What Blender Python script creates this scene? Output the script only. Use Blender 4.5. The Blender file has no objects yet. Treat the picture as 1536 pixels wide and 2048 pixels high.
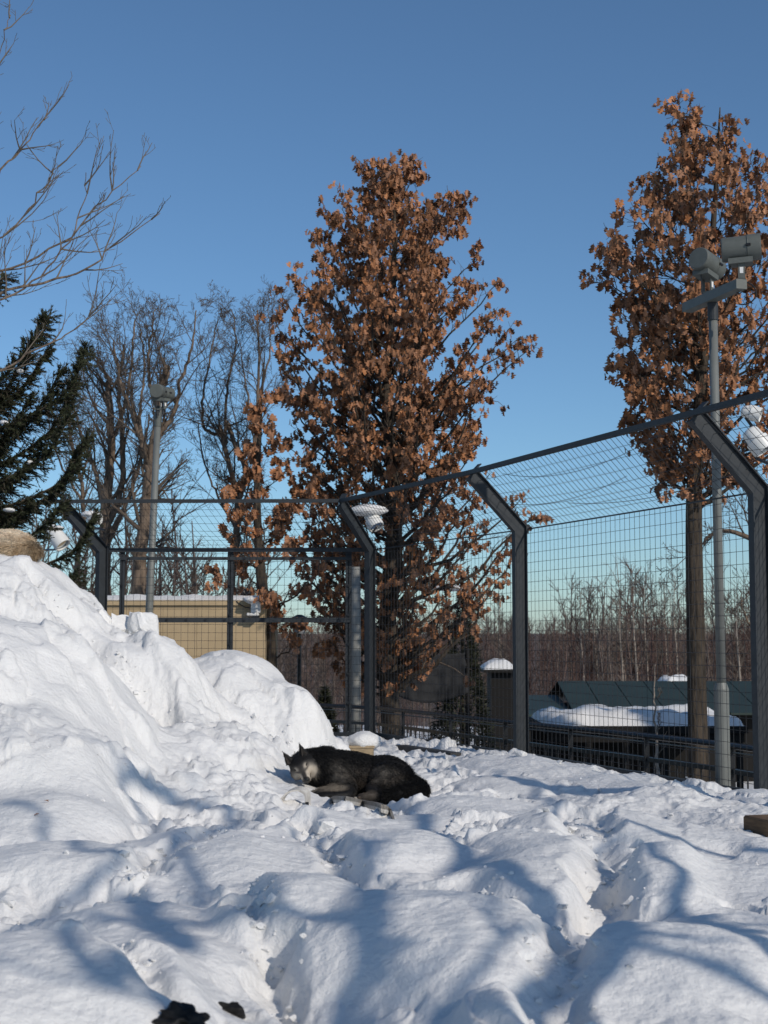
import bpy, math, random
import numpy as np
from mathutils import Vector, Matrix

# ------------------------------------------------------------------ camera, sky, sun, exposure
SC = bpy.context.scene
F_PX, PITCH = 2958.0, math.atan(256 / 2958.0)
cam_d = bpy.data.cameras.new('camera')
cam_d.sensor_fit = 'VERTICAL'; cam_d.sensor_height = 36.0; cam_d.lens = 36.0 * F_PX / 2048
cam_d.clip_start = 0.1; cam_d.clip_end = 3000
cam_d.dof.use_dof = True; cam_d.dof.focus_distance = 11.3; cam_d.dof.aperture_fstop = 5.0
cam = bpy.data.objects.new('camera', cam_d); SC.collection.objects.link(cam)
cam.location = (0, 0, 0); cam.rotation_euler = (math.pi / 2 + PITCH, 0, 0)
SC.camera = cam

SUN_AZ, SUN_EL = math.radians(40), math.radians(31)      # azimuth: behind the camera, to the right
SUN_DIR = Vector((math.sin(SUN_AZ) * math.cos(SUN_EL), -math.cos(SUN_AZ) * math.cos(SUN_EL), math.sin(SUN_EL)))
world = bpy.data.worlds.new('World'); SC.world = world; world.use_nodes = True
wn = world.node_tree.nodes; wn.clear()
sky = wn.new('ShaderNodeTexSky'); sky.sky_type = 'NISHITA'; sky.sun_disc = False
sky.sun_elevation = SUN_EL; sky.sun_rotation = math.pi - SUN_AZ
sky.altitude = 200; sky.air_density = 0.9; sky.dust_density = 0.5; sky.ozone_density = 7.0
bg = wn.new('ShaderNodeBackground'); bg.inputs['Strength'].default_value = 0.110
wo = wn.new('ShaderNodeOutputWorld')
tintn = wn.new('ShaderNodeMix'); tintn.data_type = 'RGBA'; tintn.blend_type = 'MULTIPLY'; tintn.inputs['Factor'].default_value = 1.0
tintn.inputs['B'].default_value = (1.025, 1.045, 0.955, 1)          # camera white balance of the sky, the same everywhere
world.node_tree.links.new(sky.outputs[0], tintn.inputs['A']); world.node_tree.links.new(tintn.outputs['Result'], bg.inputs[0]); world.node_tree.links.new(bg.outputs[0], wo.inputs[0])
sun_d = bpy.data.lights.new('sun', 'SUN'); sun_d.energy = 3.0; sun_d.angle = math.radians(0.5); sun_d.color = (1.0, 0.91, 0.80)
sun = bpy.data.objects.new('sun', sun_d); SC.collection.objects.link(sun)
sun.rotation_euler = (-SUN_DIR).to_track_quat('-Z', 'Y').to_euler()
SC.view_settings.view_transform = 'Standard'; SC.view_settings.look = 'None'
SC.view_settings.exposure = 0.0; SC.view_settings.gamma = 1.0; SC.view_settings.use_curve_mapping = False

# ------------------------------------------------------------------ helpers
CT, ST = math.cos(PITCH), math.sin(PITCH)
def P(px, py, Y):
    """estimated world point of something seen at (px, py) that stands Y metres away"""
    xr = (px - 768) / F_PX; yr = (1024 - py) / F_PX
    t = Y / (CT - yr * ST)
    return Vector((xr * t, Y, (ST + yr * CT) * t))

def nrm(v):
    v = np.asarray(v, float); return v / (np.linalg.norm(v) + 1e-12)

class G:
    """collects geometry of ONE mesh object"""
    def __init__(s): s.V = []; s.Q = []; s.T = []; s.C = []; s.n = 0; s.pend = {}
    def add(s, v, q=None, t=None, c=None):
        v = np.asarray(v, float).reshape(-1, 3)
        if q is not None and len(q): s.Q.append(np.asarray(q, int).reshape(-1, 4) + s.n)
        if t is not None and len(t): s.T.append(np.asarray(t, int).reshape(-1, 3) + s.n)
        s.V.append(v)
        if c is not None: s.C.append(np.broadcast_to(np.asarray(c, float), (len(v), 3)))
        s.n += len(v)
    def box(s, c, size, ax=None, c3=None):
        c = np.asarray(c, float); h = np.asarray(size, float) / 2
        A = np.eye(3) if ax is None else np.asarray(ax, float)
        o = np.array([[i, j, k] for i in (-1, 1) for j in (-1, 1) for k in (-1, 1)], float) * h
        s.add(c + o @ A, [[0, 1, 3, 2], [4, 6, 7, 5], [0, 4, 5, 1], [2, 3, 7, 6], [0, 2, 6, 4], [1, 5, 7, 3]], c=c3)
    def tube(s, pts, rad, k=6, cap=True, c=None):
        p = np.asarray(pts, float); n = len(p)
        if not cap:                                   # thin open tubes are built together later
            s.pend.setdefault((n, k, c is not None), []).append((p, np.broadcast_to(np.asarray(rad, float), (n,)), c)); return
        r = np.broadcast_to(np.asarray(rad, float), (n,))
        t = np.gradient(p, axis=0); t /= np.linalg.norm(t, axis=1)[:, None] + 1e-12
        up = np.array([0, 0, 1.0]) if abs(t[0, 2]) < 0.9 else np.array([1.0, 0, 0])
        a = np.cross(t, up); a /= np.linalg.norm(a, axis=1)[:, None] + 1e-12
        for i in range(1, n):
            if a[i] @ a[i - 1] < 0: a[i] = -a[i]
        b = np.cross(t, a)
        th = np.arange(k) * 2 * math.pi / k
        v = p[:, None] + r[:, None, None] * (np.cos(th)[None, :, None] * a[:, None] + np.sin(th)[None, :, None] * b[:, None])
        i = np.arange(n - 1)[:, None]; j = np.arange(k)[None]; j2 = (j + 1) % k
        q = np.stack([i * k + j, i * k + j2, (i + 1) * k + j2, (i + 1) * k + j], -1).reshape(-1, 4)
        v = v.reshape(-1, 3); tr = []
        if cap:
            v = np.vstack([v, p[:1], p[-1:]]); m = n * k
            tr = [[m, (x + 1) % k, x] for x in range(k)] + [[m + 1, (n - 1) * k + x, (n - 1) * k + (x + 1) % k] for x in range(k)]
        s.add(v, q, tr, c)
    def segs(s, p, r, k, c=None):
        """many open tubes at once: p (B, n, 3), r (B, n)"""
        B_, n = r.shape; t = np.gradient(p, axis=1); t /= np.linalg.norm(t, axis=2)[..., None] + 1e-12
        up = np.where(np.abs(t[:, :1, 2:3]) < 0.9, np.array([0, 0, 1.0]), np.array([1.0, 0, 0]))
        a = np.cross(t, np.broadcast_to(up, t.shape)); a /= np.linalg.norm(a, axis=2)[..., None] + 1e-12; b = np.cross(t, a)
        th = np.arange(k) * 2 * math.pi / k
        v = p[:, :, None] + r[:, :, None, None] * (np.cos(th)[:, None] * a[:, :, None] + np.sin(th)[:, None] * b[:, :, None])
        i = np.arange(n - 1)[:, None]; j = np.arange(k)[None]; j2 = (j + 1) % k
        q = np.stack([i * k + j, i * k + j2, (i + 1) * k + j2, (i + 1) * k + j], -1).reshape(-1, 4)
        q = (q[None] + (np.arange(B_) * n * k)[:, None, None]).reshape(-1, 4)
        s.add(v.reshape(-1, 3), q, None, None if c is None else np.repeat(c, n * k, axis=0))
    def beam(s, a, b, w, h, up=(0, 0, 1), c=None):
        a = np.asarray(a, float); b = np.asarray(b, float)
        d = nrm(b - a); x = nrm(np.cross(d, up)); u = np.cross(x, d)
        s.box((a + b) / 2, (np.linalg.norm(b - a), w, h), np.array([d, x, u]), c)
    def build(s, name, mat, parent=None, smooth=False):
        for (n, k, hc), L in s.pend.items(): s.segs(np.array([e[0] for e in L]), np.array([e[1] for e in L]), k, np.array([e[2] for e in L]) if hc else None)
        s.pend = {}
        V = np.vstack(s.V); me = bpy.data.meshes.new(name)
        Q = np.vstack(s.Q) if s.Q else np.zeros((0, 4), int); T = np.vstack(s.T) if s.T else np.zeros((0, 3), int)
        me.vertices.add(len(V)); me.vertices.foreach_set('co', V.ravel())
        L = np.concatenate([Q.ravel(), T.ravel()]); me.loops.add(len(L)); me.loops.foreach_set('vertex_index', L.astype(np.int32))
        st = np.concatenate([np.arange(len(Q)) * 4, len(Q) * 4 + np.arange(len(T)) * 3])
        me.polygons.add(len(st)); me.polygons.foreach_set('loop_start', st.astype(np.int32))
        me.polygons.foreach_set('use_smooth', np.full(len(st), smooth))
        me.update(calc_edges=True)
        if s.C:
            at = me.color_attributes.new('tint', 'FLOAT_COLOR', 'POINT')
            C = np.vstack(s.C); at.data.foreach_set('color', np.hstack([C, np.ones((len(C), 1))]).ravel())
        me.materials.append(mat)
        return link(name, me, parent)

def link(name, me, parent=None, loc=None):
    o = bpy.data.objects.new(name, me); SC.collection.objects.link(o)
    if loc is not None: o.location = loc
    if parent is not None:
        o.parent = parent
        if parent.type == 'EMPTY' and loc is None: o.location = -Vector(parent.location)   # geometry is in world coordinates
    return o
def thing(name, label, cat, loc=(0, 0, 0), group=None):
    o = bpy.data.objects.new(name, None); SC.collection.objects.link(o); o.location = loc; o.empty_display_size = 0.2
    return tag(o, label, cat, group)
def tag(o, label=None, cat=None, group=None, kind=None):
    if label: o['label'] = label
    if cat: o['category'] = cat
    if group: o['group'] = group
    if kind: o['kind'] = kind
    return o

def mat(name, col, rough=0.7, metal=0.0, noise=0.0, nscale=8.0, bump=0.0, bscale=30.0, attr=False, stretch=None, spec=0.3, col2=None, detail=6):
    m = bpy.data.materials.new(name); m.use_nodes = True
    nt = m.node_tree; nd = nt.nodes; bs = nd['Principled BSDF']; ln = nt.links.new
    bs.inputs['Roughness'].default_value = rough; bs.inputs['Metallic'].default_value = metal
    bs.inputs['Specular IOR Level'].default_value = spec
    tc = nd.new('ShaderNodeTexCoord'); src = tc.outputs['Object']
    if stretch:
        mp = nd.new('ShaderNodeMapping'); mp.inputs['Scale'].default_value = stretch; ln(src, mp.inputs[0]); src = mp.outputs[0]
    if attr:
        at = nd.new('ShaderNodeAttribute'); at.attribute_name = 'tint'; csock = at.outputs['Color']
    else:
        rgb = nd.new('ShaderNodeRGB'); rgb.outputs[0].default_value = (*col, 1); csock = rgb.outputs[0]
    if noise > 0 or col2:
        nz = nd.new('ShaderNodeTexNoise'); nz.inputs['Scale'].default_value = nscale; nz.inputs['Detail'].default_value = detail; nz.inputs['Roughness'].default_value = 0.65
        ln(src, nz.inputs['Vector'])
        mx = nd.new('ShaderNodeMix'); mx.data_type = 'RGBA'
        rp = nd.new('ShaderNodeValToRGB'); rp.color_ramp.elements[0].position = 0.32; rp.color_ramp.elements[1].position = 0.68
        ln(nz.outputs['Fac'], rp.inputs[0]); ln(rp.outputs[0], mx.inputs['Factor'])
        if col2:
            ln(csock, mx.inputs['A']); mx.inputs['B'].default_value = (*col2, 1)
        else:
            d = nd.new('ShaderNodeMix'); d.data_type = 'RGBA'; d.blend_type = 'MULTIPLY'; d.inputs['Factor'].default_value = 1
            ln(csock, d.inputs['A']); d.inputs['B'].default_value = (1 - noise,) * 3 + (1,)
            ln(csock, mx.inputs['A']); ln(d.outputs['Result'], mx.inputs['B'])
        csock = mx.outputs['Result']
    ln(csock, bs.inputs['Base Color'])
    if bump > 0:
        bn = nd.new('ShaderNodeTexNoise'); bn.inputs['Scale'].default_value = bscale; bn.inputs['Detail'].default_value = 8; ln(src, bn.inputs['Vector'])
        bp = nd.new('ShaderNodeBump'); bp.inputs['Strength'].default_value = 1.0; bp.inputs['Distance'].default_value = bump
        ln(bn.outputs['Fac'], bp.inputs['Height']); ln(bp.outputs[0], bs.inputs['Normal'])
    return m

# ---- lattice noise in numpy
def h2(ix, iy, seed):
    h = (ix.astype(np.int64) * 374761393 + iy.astype(np.int64) * 668265263 + seed * 1442695041) & 0xFFFFFFFF
    h = ((h ^ (h >> 13)) * 1274126177) & 0xFFFFFFFF
    h = ((h ^ (h >> 16)) * 2246822519) & 0xFFFFFFFF
    return (h ^ (h >> 15)) / 4294967296.0
def htab(ix, iy, seeds, pad):
    """hash values of the lattice cells in use, looked up instead of recomputed"""
    x0, x1, y0, y1 = int(ix.min()) - pad, int(ix.max()) + pad + 1, int(iy.min()) - pad, int(iy.max()) + pad + 1
    W = y1 - y0 + 1
    if (x1 - x0 + 1) * W > 2 * ix.size + 4096: return None
    LX, LY = np.meshgrid(np.arange(x0, x1 + 1), np.arange(y0, y1 + 1), indexing='ij')
    base = (ix.astype(np.int32) - x0) * W + (iy.astype(np.int32) - y0)
    return base, W, [h2(LX, LY, sd).ravel() for sd in seeds]
def gn(x, y, seed=0):
    ix = np.floor(x); iy = np.floor(y); fx = x - ix; fy = y - iy
    u = fx * fx * fx * (fx * (fx * 6 - 15) + 10); v = fy * fy * fy * (fy * (fy * 6 - 15) + 10)
    T = htab(ix, iy, (seed,), 1)
    if T is not None:
        base, W, (hh,) = T; hc_, hs_ = np.cos(hh * 2 * math.pi), np.sin(hh * 2 * math.pi)
        def g(a, b):
            k = base + (a * W + b); return hc_[k] * (fx - a) + hs_[k] * (fy - b)
    else:
        def g(a, b):
            t = h2(ix + a, iy + b, seed) * 2 * math.pi
            return np.cos(t) * (fx - a) + np.sin(t) * (fy - b)
    n0 = g(0, 0) * (1 - u) + g(1, 0) * u; n1 = g(0, 1) * (1 - u) + g(1, 1) * u
    return (n0 * (1 - v) + n1 * v) * 1.5
def fbm(x, y, seed, octv=4, gain=0.5):
    s = 0; a = 1
    for o in range(octv): s = s + a * gn(x * 2 ** o + 13.7 * o, y * 2 ** o - 7.1 * o, seed + o); a *= gain
    return s
def worley(x, y, seed):
    ix = np.floor(x); iy = np.floor(y); f1 = np.full(x.shape, 9.0); f2 = f1.copy(); idv = np.zeros(x.shape)
    T = htab(ix, iy, (seed, seed + 5, seed + 9), 1)
    for a in (-1, 0, 1):
        for b in (-1, 0, 1):
            cx = ix + a; cy = iy + b
            if T is not None: k = T[0] + (a * T[1] + b); ha, hb, r = (tb[k] for tb in T[2])
            else: ha, hb, r = h2(cx, cy, seed), h2(cx, cy, seed + 5), h2(cx, cy, seed + 9)
            d = np.hypot(cx + 0.1 + .8 * ha - x, cy + 0.1 + .8 * hb - y)
            c = d < f1
            f2 = np.where(c, f1, np.minimum(f2, d)); idv = np.where(c, r, idv); f1 = np.where(c, d, f1)
    return f1, f2, idv
def sst(a, b, x):
    t = np.clip((x - a) / (b - a), 0, 1); return t * t * (3 - 2 * t)

# ------------------------------------------------------------------ snow material
def snow_mat(name, fine=1.0):
    m = bpy.data.materials.new(name); m.use_nodes = True
    nt = m.node_tree; nd = nt.nodes; ln = nt.links.new; bs = nd['Principled BSDF']
    bs.inputs['Roughness'].default_value = 0.55; bs.inputs['Specular IOR Level'].default_value = 0.25
    tc = nd.new('ShaderNodeTexCoord')
    n0 = nd.new('ShaderNodeTexNoise'); n0.inputs['Scale'].default_value = 1.3; n0.inputs['Detail'].default_value = 5; ln(tc.outputs['Object'], n0.inputs['Vector'])
    rp = nd.new('ShaderNodeValToRGB'); rp.color_ramp.elements[0].position = 0.3; rp.color_ramp.elements[1].position = 0.7
    rp.color_ramp.elements[0].color = (0.70, 0.70, 0.69, 1); rp.color_ramp.elements[1].color = (0.77, 0.765, 0.75, 1)
    ln(n0.outputs['Fac'], rp.inputs[0]); ln(rp.outputs[0], bs.inputs['Base Color'])
    n1 = nd.new('ShaderNodeTexNoise'); n1.inputs['Scale'].default_value = 22; n1.inputs['Detail'].default_value = 7; n1.inputs['Roughness'].default_value = 0.62; ln(tc.outputs['Object'], n1.inputs['Vector'])
    n2 = nd.new('ShaderNodeTexNoise'); n2.inputs['Scale'].default_value = 240; n2.inputs['Detail'].default_value = 3; ln(tc.outputs['Object'], n2.inputs['Vector'])
    b1 = nd.new('ShaderNodeBump'); b1.inputs['Distance'].default_value = 0.018 * fine; b1.inputs['Strength'].default_value = 0.9
    b2 = nd.new('ShaderNodeBump'); b2.inputs['Distance'].default_value = 0.0018 * fine; b2.inputs['Strength'].default_value = 0.8
    ln(n1.outputs['Fac'], b1.inputs['Height']); ln(n2.outputs['Fac'], b2.inputs['Height']); ln(b1.outputs[0], b2.inputs['Normal']); ln(b2.outputs[0], bs.inputs['Normal'])
    return m
M_SNOW = snow_mat('snow'); M_SNOW2 = snow_mat('snow_far', 1.5)

# ------------------------------------------------------------------ fence line (plan)
FA, FB, FC = np.array([-0.2, 21.1]), np.array([1.58, 17.2]), np.array([3.23, 12.7])
FE = FC + (FC - FB) * 1.0            # next post, outside the picture
FD = np.array([-4.05, 21.2]); FL = np.array([-5.2, 26.2])
Z_RAIL, Z_BEND, ARM = -1.36, 1.29, 0.62

# ------------------------------------------------------------------ the snow in the enclosure
def pil(px, py, Y, rx, ry, H, e=2.3, rot=0.0):
    p = P(px, py, Y); return (p.x, p.y, rx * Y / F_PX, ry, p.z, H, e, rot)
PILLOWS = [  # seen top (px, py), distance, half width in px, half depth m, drop
    pil(10, 1895, 4.55, 330, 0.62, 0.34, 2.2),
    pil(300, 1815, 5.75, 205, 0.62, 0.24, 2.6),
    pil(330, 1880, 5.3, 190, 0.42, 0.17, 3.0),
    pil(595, 1755, 5.8, 125, 0.42, 0.22, 2.6),
    pil(850, 1790, 5.5, 290, 0.62, 0.30, 2.4),
    pil(960, 1870, 5.15, 180, 0.42, 0.20, 2.4),
    pil(1050, 1995, 4.45, 70, 0.2, 0.10, 2.4),
    pil(1330, 1855, 5.15, 270, 0.60, 0.30, 2.3),
    pil(1560, 1840, 5.6, 230, 0.70, 0.26, 2.3),
    pil(1325, 1700, 6.8, 130, 0.60, 0.24, 2.6),
    pil(1500, 1740, 6.9, 160, 0.60, 0.20, 2.4),
    pil(1060, 1668, 7.4, 150, 0.62, 0.22, 2.8),
    pil(1000, 1735, 6.6, 160, 0.40, 0.17, 2.6),
    pil(770, 1665, 7.5, 130, 0.55, 0.20, 2.6),
    pil(430, 1672, 7.5, 215, 0.85, 0.22, 2.4),
    pil(120, 1690, 7.0, 190, 0.55, 0.20, 2.4),
    pil(70, 1585, 8.6, 170, 0.7, 0.28, 2.6),
    pil(650, 1625, 8.6, 110, 0.5, 0.12, 2.4),
    pil(820, 1650, 8.8, 90, 0.5, 0.14, 2.4),
    pil(950, 1600, 9.8, 130, 0.6, 0.12, 2.4),
    pil(1180, 1625, 8.8, 150, 0.55, 0.10, 2.6),
    pil(1040, 1512, 13.6, 105, 0.9, 0.22, 2.4),
    pil(1180, 1548, 12.6, 110, 0.8, 0.14, 2.4),
    pil(1000, 1560, 12.0, 90, 0.6, 0.12, 2.4),
    pil(1320, 1580, 11.6, 120, 0.6, 0.12, 2.4),
    pil(1510, 1592, 11.3, 75, 0.42, 0.22, 2.6),
    pil(1480, 1640, 10.2, 90, 0.5, 0.14, 2.4),
    # lobes of the big heap on the left
    pil(-70, 1235, 11.0, 330, 1.5, 0.80, 2.2),
    pil(-40, 1420, 9.6, 260, 0.9, 0.40, 2.4),
    pil(235, 1283, 12.9, 130, 0.7, 0.30, 2.4),
    pil(30, 1118, 13.3, 135, 0.85, 0.34, 2.6),
    pil(430, 1310, 13.9, 150, 0.8, 0.36, 2.6),
    pil(570, 1378, 13.6, 95, 0.7, 0.46, 3.0),
    pil(330, 1460, 11.6, 150, 0.6, 0.18, 2.4),
]
CR_X = np.array([-9, -5.5, -3.63, -3.0, -2.69, -2.0, -1.25, -0.85, -0.62, -0.45, -0.2])
CR_Z = np.array([1.9, 1.35, 0.72, 0.30, 0.12, -0.25, -0.50, -0.72, -1.0, -1.2, -1.25])
DENTS = []   # trampled hollows and paw prints: (x, y, r, depth)
def dent(px, py, Y, r, d): p = P(px, py, Y); DENTS.append((p.x, p.y, r, d))
dent(555, 1880, 5.35, 0.10, 0.07); dent(530, 1930, 5.1, 0.08, 0.06); dent(585, 1950, 5.0, 0.06, 0.05)
dent(490, 1800, 5.75, 0.06, 0.10); dent(1150, 1890, 5.45, 0.12, 0.14); dent(1110, 1860, 5.6, 0.14, 0.12); dent(1200, 1780, 6.2, 0.12, 0.12)
dent(1190, 1730, 6.7, 0.10, 0.08); dent(1290, 1590, 11.2, 0.16, 0.10); dent(700, 1745, 6.3, 0.13, 0.09); dent(830, 1745, 6.4, 0.12, 0.07)
dent(940, 1745, 6.3, 0.1, 0.07); dent(250, 1790, 6.1, 0.1, 0.07); dent(1230, 1660, 8.2, 0.16, 0.06); dent(1430, 1660, 8.3, 0.16, 0.05)
dent(20, 1760, 6.4, 0.15, 0.06); dent(140, 1930, 5.0, 0.10, 0.10); dent(310, 1700, 7.2, 0.12, 0.05); dent(300, 1590, 9.6, 0.25, 0.06)

TRENCH = []   # paths trodden through the crust: points (x, y, half width), depth
def trench(depth, *pts):
    TRENCH.append((depth, [(P(px, py, Y).x, Y, w) for px, py, Y, w in pts]))
trench(0.13, (1085, 2060, 4.35, .10), (1130, 1935, 5.0, .10), (1165, 1850, 5.7, .13), (1205, 1780, 6.4, .13), (1215, 1700, 7.3, .12), (1180, 1650, 8.3, .14), (1150, 1605, 9.5, .2))
trench(0.10, (590, 2010, 4.75, .05), (560, 1930, 5.1, .075), (540, 1870, 5.45, .07), (505, 1805, 5.9, .05), (470, 1765, 6.3, .05))
trench(0.10, (690, 1790, 6.05, .06), (685, 1715, 6.8, .08), (655, 1660, 7.7, .08), (600, 1630, 8.6, .1))
trench(0.09, (690, 1775, 6.2, .08), (800, 1752, 6.35, .1), (930, 1742, 6.45, .1), (1030, 1770, 6.2, .07), (1090, 1850, 5.65, .07))
trench(0.12, (330, 2050, 4.5, .06), (250, 1985, 4.85, .09), (150, 1925, 5.15, .10), (0, 1880, 5.45, .12), (-200, 1860, 5.6, .12))
trench(0.08, (-150, 1790, 6.2, .12), (60, 1795, 6.15, .12), (220, 1775, 6.4, .10), (330, 1700, 7.2, .10), (480, 1645, 8.3, .12), (620, 1612, 9.4, .14))
trench(0.07, (1240, 1690, 7.4, .08), (1340, 1668, 8.0, .14), (1450, 1680, 7.8, .16), (1600, 1700, 7.4, .2))
trench(0.10, (400, 1480, 11.6, .10), (330, 1430, 12.0, .09), (240, 1370, 12.3, .08), (160, 1300, 12.6, .08), (60, 1240, 12.8, .10))
trench(0.08, (700, 1500, 13.4, .1), (600, 1470, 12.7, .10), (450, 1420, 13.0, .10), (360, 1380, 13.2, .08))

def snow_z(x, y):
    x = np.asarray(x, float); y = np.asarray(y, float)
    wx = x + 0.13 * fbm(x * 0.9, y * 0.9, 3, 3) + 0.012 * gn(x * 4.3, y * 4.3, 8)
    wy = y + 0.13 * fbm(x * 0.9, y * 0.9, 21, 3) + 0.012 * gn(x * 4.3, y * 4.3, 28)
    zb = np.interp(y, [3, 6, 8, 11, 14, 18, 24], [-1.20, -1.16, -1.14, -1.17, -1.24, -1.34, -1.4])
    zb = zb + 0.05 * fbm(x * 0.7, y * 0.7, 40, 3)
    zc = np.interp(wx, CR_X, CR_Z)
    y0 = np.interp(wx, [-4, -2, 0], [6.9, 8.3, 10.2])
    f = np.where(y < 14, np.clip((wy - y0) / (14 - y0), 0, 1) ** 1.15, 1 - sst(14.2, 18.5, wy))
    zm = zb + np.maximum(zc - zb, 0) * f
    heap = sst(0.02, 0.25, (zm - zb))
    z = zm.copy(); rel = np.full(x.shape, -9.0)
    for (cx, cy, rx, ry, top, H, e, rot) in PILLOWS:
        hp = cy > 9.0 and cx < -0.3
        m_ = np.abs(wy - cy) < ry * 2.0
        if not m_.any(): continue
        m_ &= np.abs(wx - cx) < rx * 2.0
        if not m_.any(): continue
        r = np.sqrt(((wx[m_] - cx) / (rx * 1.12)) ** 2 + ((wy[m_] - cy) / (ry * 1.12)) ** 2); zz_ = z[m_]
        zp = top - H * (0.68 * r ** e if not hp else np.minimum(r ** e, 1 + 2.4 * np.maximum(r - 1, 0)))
        d = zp - zz_; k = 0.16 if hp else 0.13
        z[m_] = np.where(d > k, zp, np.where(d < -k, zz_, zz_ + (d + k) ** 2 / (4 * k)))
        rel[m_] = np.maximum(rel[m_], np.where(zp > zm[m_] - 0.02, 1 - r ** 2, -9))
    z = z + 0.03 * fbm(x * 1.7, y * 1.7, 111, 2)
    smooth = sst(-0.15, 0.30, rel)                       # wind-smoothed tops
    # trodden trenches with broken edges
    ex = x + 0.05 * fbm(x * 2.6, y * 2.6, 120, 2) + 0.004 * gn(x * 15, y * 15, 127); ey = y + 0.05 * fbm(x * 2.6, y * 2.6, 130, 2) + 0.004 * gn(x * 15, y * 15, 137)
    tm = np.zeros(x.shape)
    for depth, pts in TRENCH:
        pa_ = np.array(pts); bb = (ex > pa_[:, 0].min() - .5) & (ex < pa_[:, 0].max() + .5) & (ey > pa_[:, 1].min() - .5) & (ey < pa_[:, 1].max() + .5)
        if not bb.any(): continue
        gx, gy = ex[bb], ey[bb]; dm_ = np.full(gx.shape, 9.0)
        for (ax, ay, aw), (bx, by, bw) in zip(pts[:-1], pts[1:]):
            dx, dy = bx - ax, by - ay; t = np.clip(((gx - ax) * dx + (gy - ay) * dy) / (dx * dx + dy * dy), 0, 1)
            dm_ = np.minimum(dm_, np.hypot(gx - ax - t * dx, gy - ay - t * dy) - (aw + (bw - aw) * t))
        dm = np.full(x.shape, 9.0); dm[bb] = dm_
        m = sst(0.06, -0.085, dm); tm = np.maximum(tm, m)
        z = z - 0.75 * depth * m
        z = z + 0.018 * np.exp(-(np.maximum(dm, 0) / 0.06) ** 2) * (1 - m)      # lifted rim
    for (cx, cy, r0, dd) in DENTS:
        r = np.hypot(ex - cx, ey - cy) / r0
        z = z - 0.8 * dd * sst(1.25, 0.75, r); tm = np.maximum(tm, sst(1.5, 0.9, r))
    smooth = smooth * (1 - tm)
    # broken crust: shelves with sharp edges
    low = fbm(x * 0.55 + 3, y * 0.55, 140, 3)
    n1 = fbm(ex * 1.05, ey * 1.05, 150, 3, 0.45); n2 = fbm(ex * 2.3 + 9, ey * 2.3, 160, 3, 0.45)
    sm2 = np.where(heap > 0.3, 0.35 * smooth, smooth)
    near = 0.6 + 0.4 * sst(6.8, 8.2, y)
    calm = near - 0.75 * near * sst(0.6, 1.6, x) * sst(6.4, 7.6, y) * (1 - sst(10.5, 12.5, y))
    z = z + (1 - sm2) * calm * (0.058 * sst(-0.05, 0.05, n1 - 0.05) + 0.032 * sst(-0.07, 0.07, n2 - 0.1) - 0.045)
    z = z + heap * (1 - 0.3 * smooth) * 0.065 * sst(-0.035, 0.035, fbm(ex * 0.8 + 0.5 * ey, ey * 0.55, 170, 3, 0.45))
    # crumbled snow between the smooth tops, patchy
    tr = (1 - smooth) * (0.35 + 0.65 * sst(-0.25, 0.3, low))
    tr = np.where(heap > 0.2, np.maximum(tr * 0.85, 0.95 * sst(-0.02, 0.25, n1) * sst(-0.2, 0.3, fbm(x * 0.9 + 4, y * 0.9, 66, 3))), tr)
    qx = x + 0.05 * fbm(x * 3, y * 3, 70, 2); qy = y + 0.05 * fbm(x * 3, y * 3, 77, 2)
    det = 0.070 * np.abs(gn(qx * 2.1, qy * 2.1, 80)) + 0.055 * np.abs(gn(qx * 4.6, qy * 4.6, 81)) + 0.030 * np.abs(gn(qx * 9.7, qy * 9.7, 82)) + 0.014 * np.abs(gn(qx * 21, qy * 21, 83)) + 0.006 * np.abs(gn(qx * 47, qy * 47, 84))
    f1, f2, idv = worley(qx * 4.5, qy * 4.5, 90)
    plate = np.maximum(idv - 0.6, 0) * sst(0.0, 0.30, f2 - f1)
    f1b, f2b, idb = worley(qx * 12 + 3, qy * 12, 95)
    plate2 = np.maximum(idb - 0.55, 0) * sst(0.0, 0.35, f2b - f1b)
    z = z + tr * (0.4 + 0.6 * calm) * (0.95 * det - 0.046 + 0.13 * plate + 0.05 * plate2)
    z = z + (1 - tr) * (0.010 * fbm(x * 3.2, y * 3.2, 100, 3) + 0.003 * fbm(x * 18, y * 18, 104, 2))
    # beds pressed flat under the two wolves
    w = np.exp(-(((x + 0.18) / 0.72) ** 2 + ((y - 11.08) / 0.62) ** 2) ** 3)
    bed = np.interp(x, [-1.1, -0.75, -0.5, -0.3, -0.1, 0.4, 0.9], [-0.95, -1.06, -1.13, -1.185, -1.21, -1.225, -1.22]) + 0.03 * (y - 11.1)
    z = z * (1 - w) + w * (bed + 0.16 * (z - zm))
    w = np.exp(-(((x + 3.75) / 0.6) ** 2 + ((y - 13.35) / 0.4) ** 2) ** 2)
    z = z * (1 - w) + w * (0.74 + 0.2 * (z - zm - 0.1))
    return z
def sz(x, y): return float(snow_z(np.array([x]), np.array([y]))[0])

def inside(x, y):
    """metres inside the fence line on the right (negative outside)"""
    out = np.full(np.shape(x), 99.0)
    for a, b in ((FA, FB), (FB, FC), (FC, FE)):
        d = (b - a) / np.linalg.norm(b - a); n = np.array([d[1], -d[0]])
        # inward normal points to smaller x
        if n[0] > 0: n = -n
        s = (x - a[0]) * n[0] + (y - a[1]) * n[1]
        t = (x - a[0]) * d[0] + (y - a[1]) * d[1]; Ln = np.linalg.norm(b - a)
        out = np.where((t >= -0.6) & (t <= Ln + 0.6), np.minimum(out, s), out)
    return out

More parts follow.
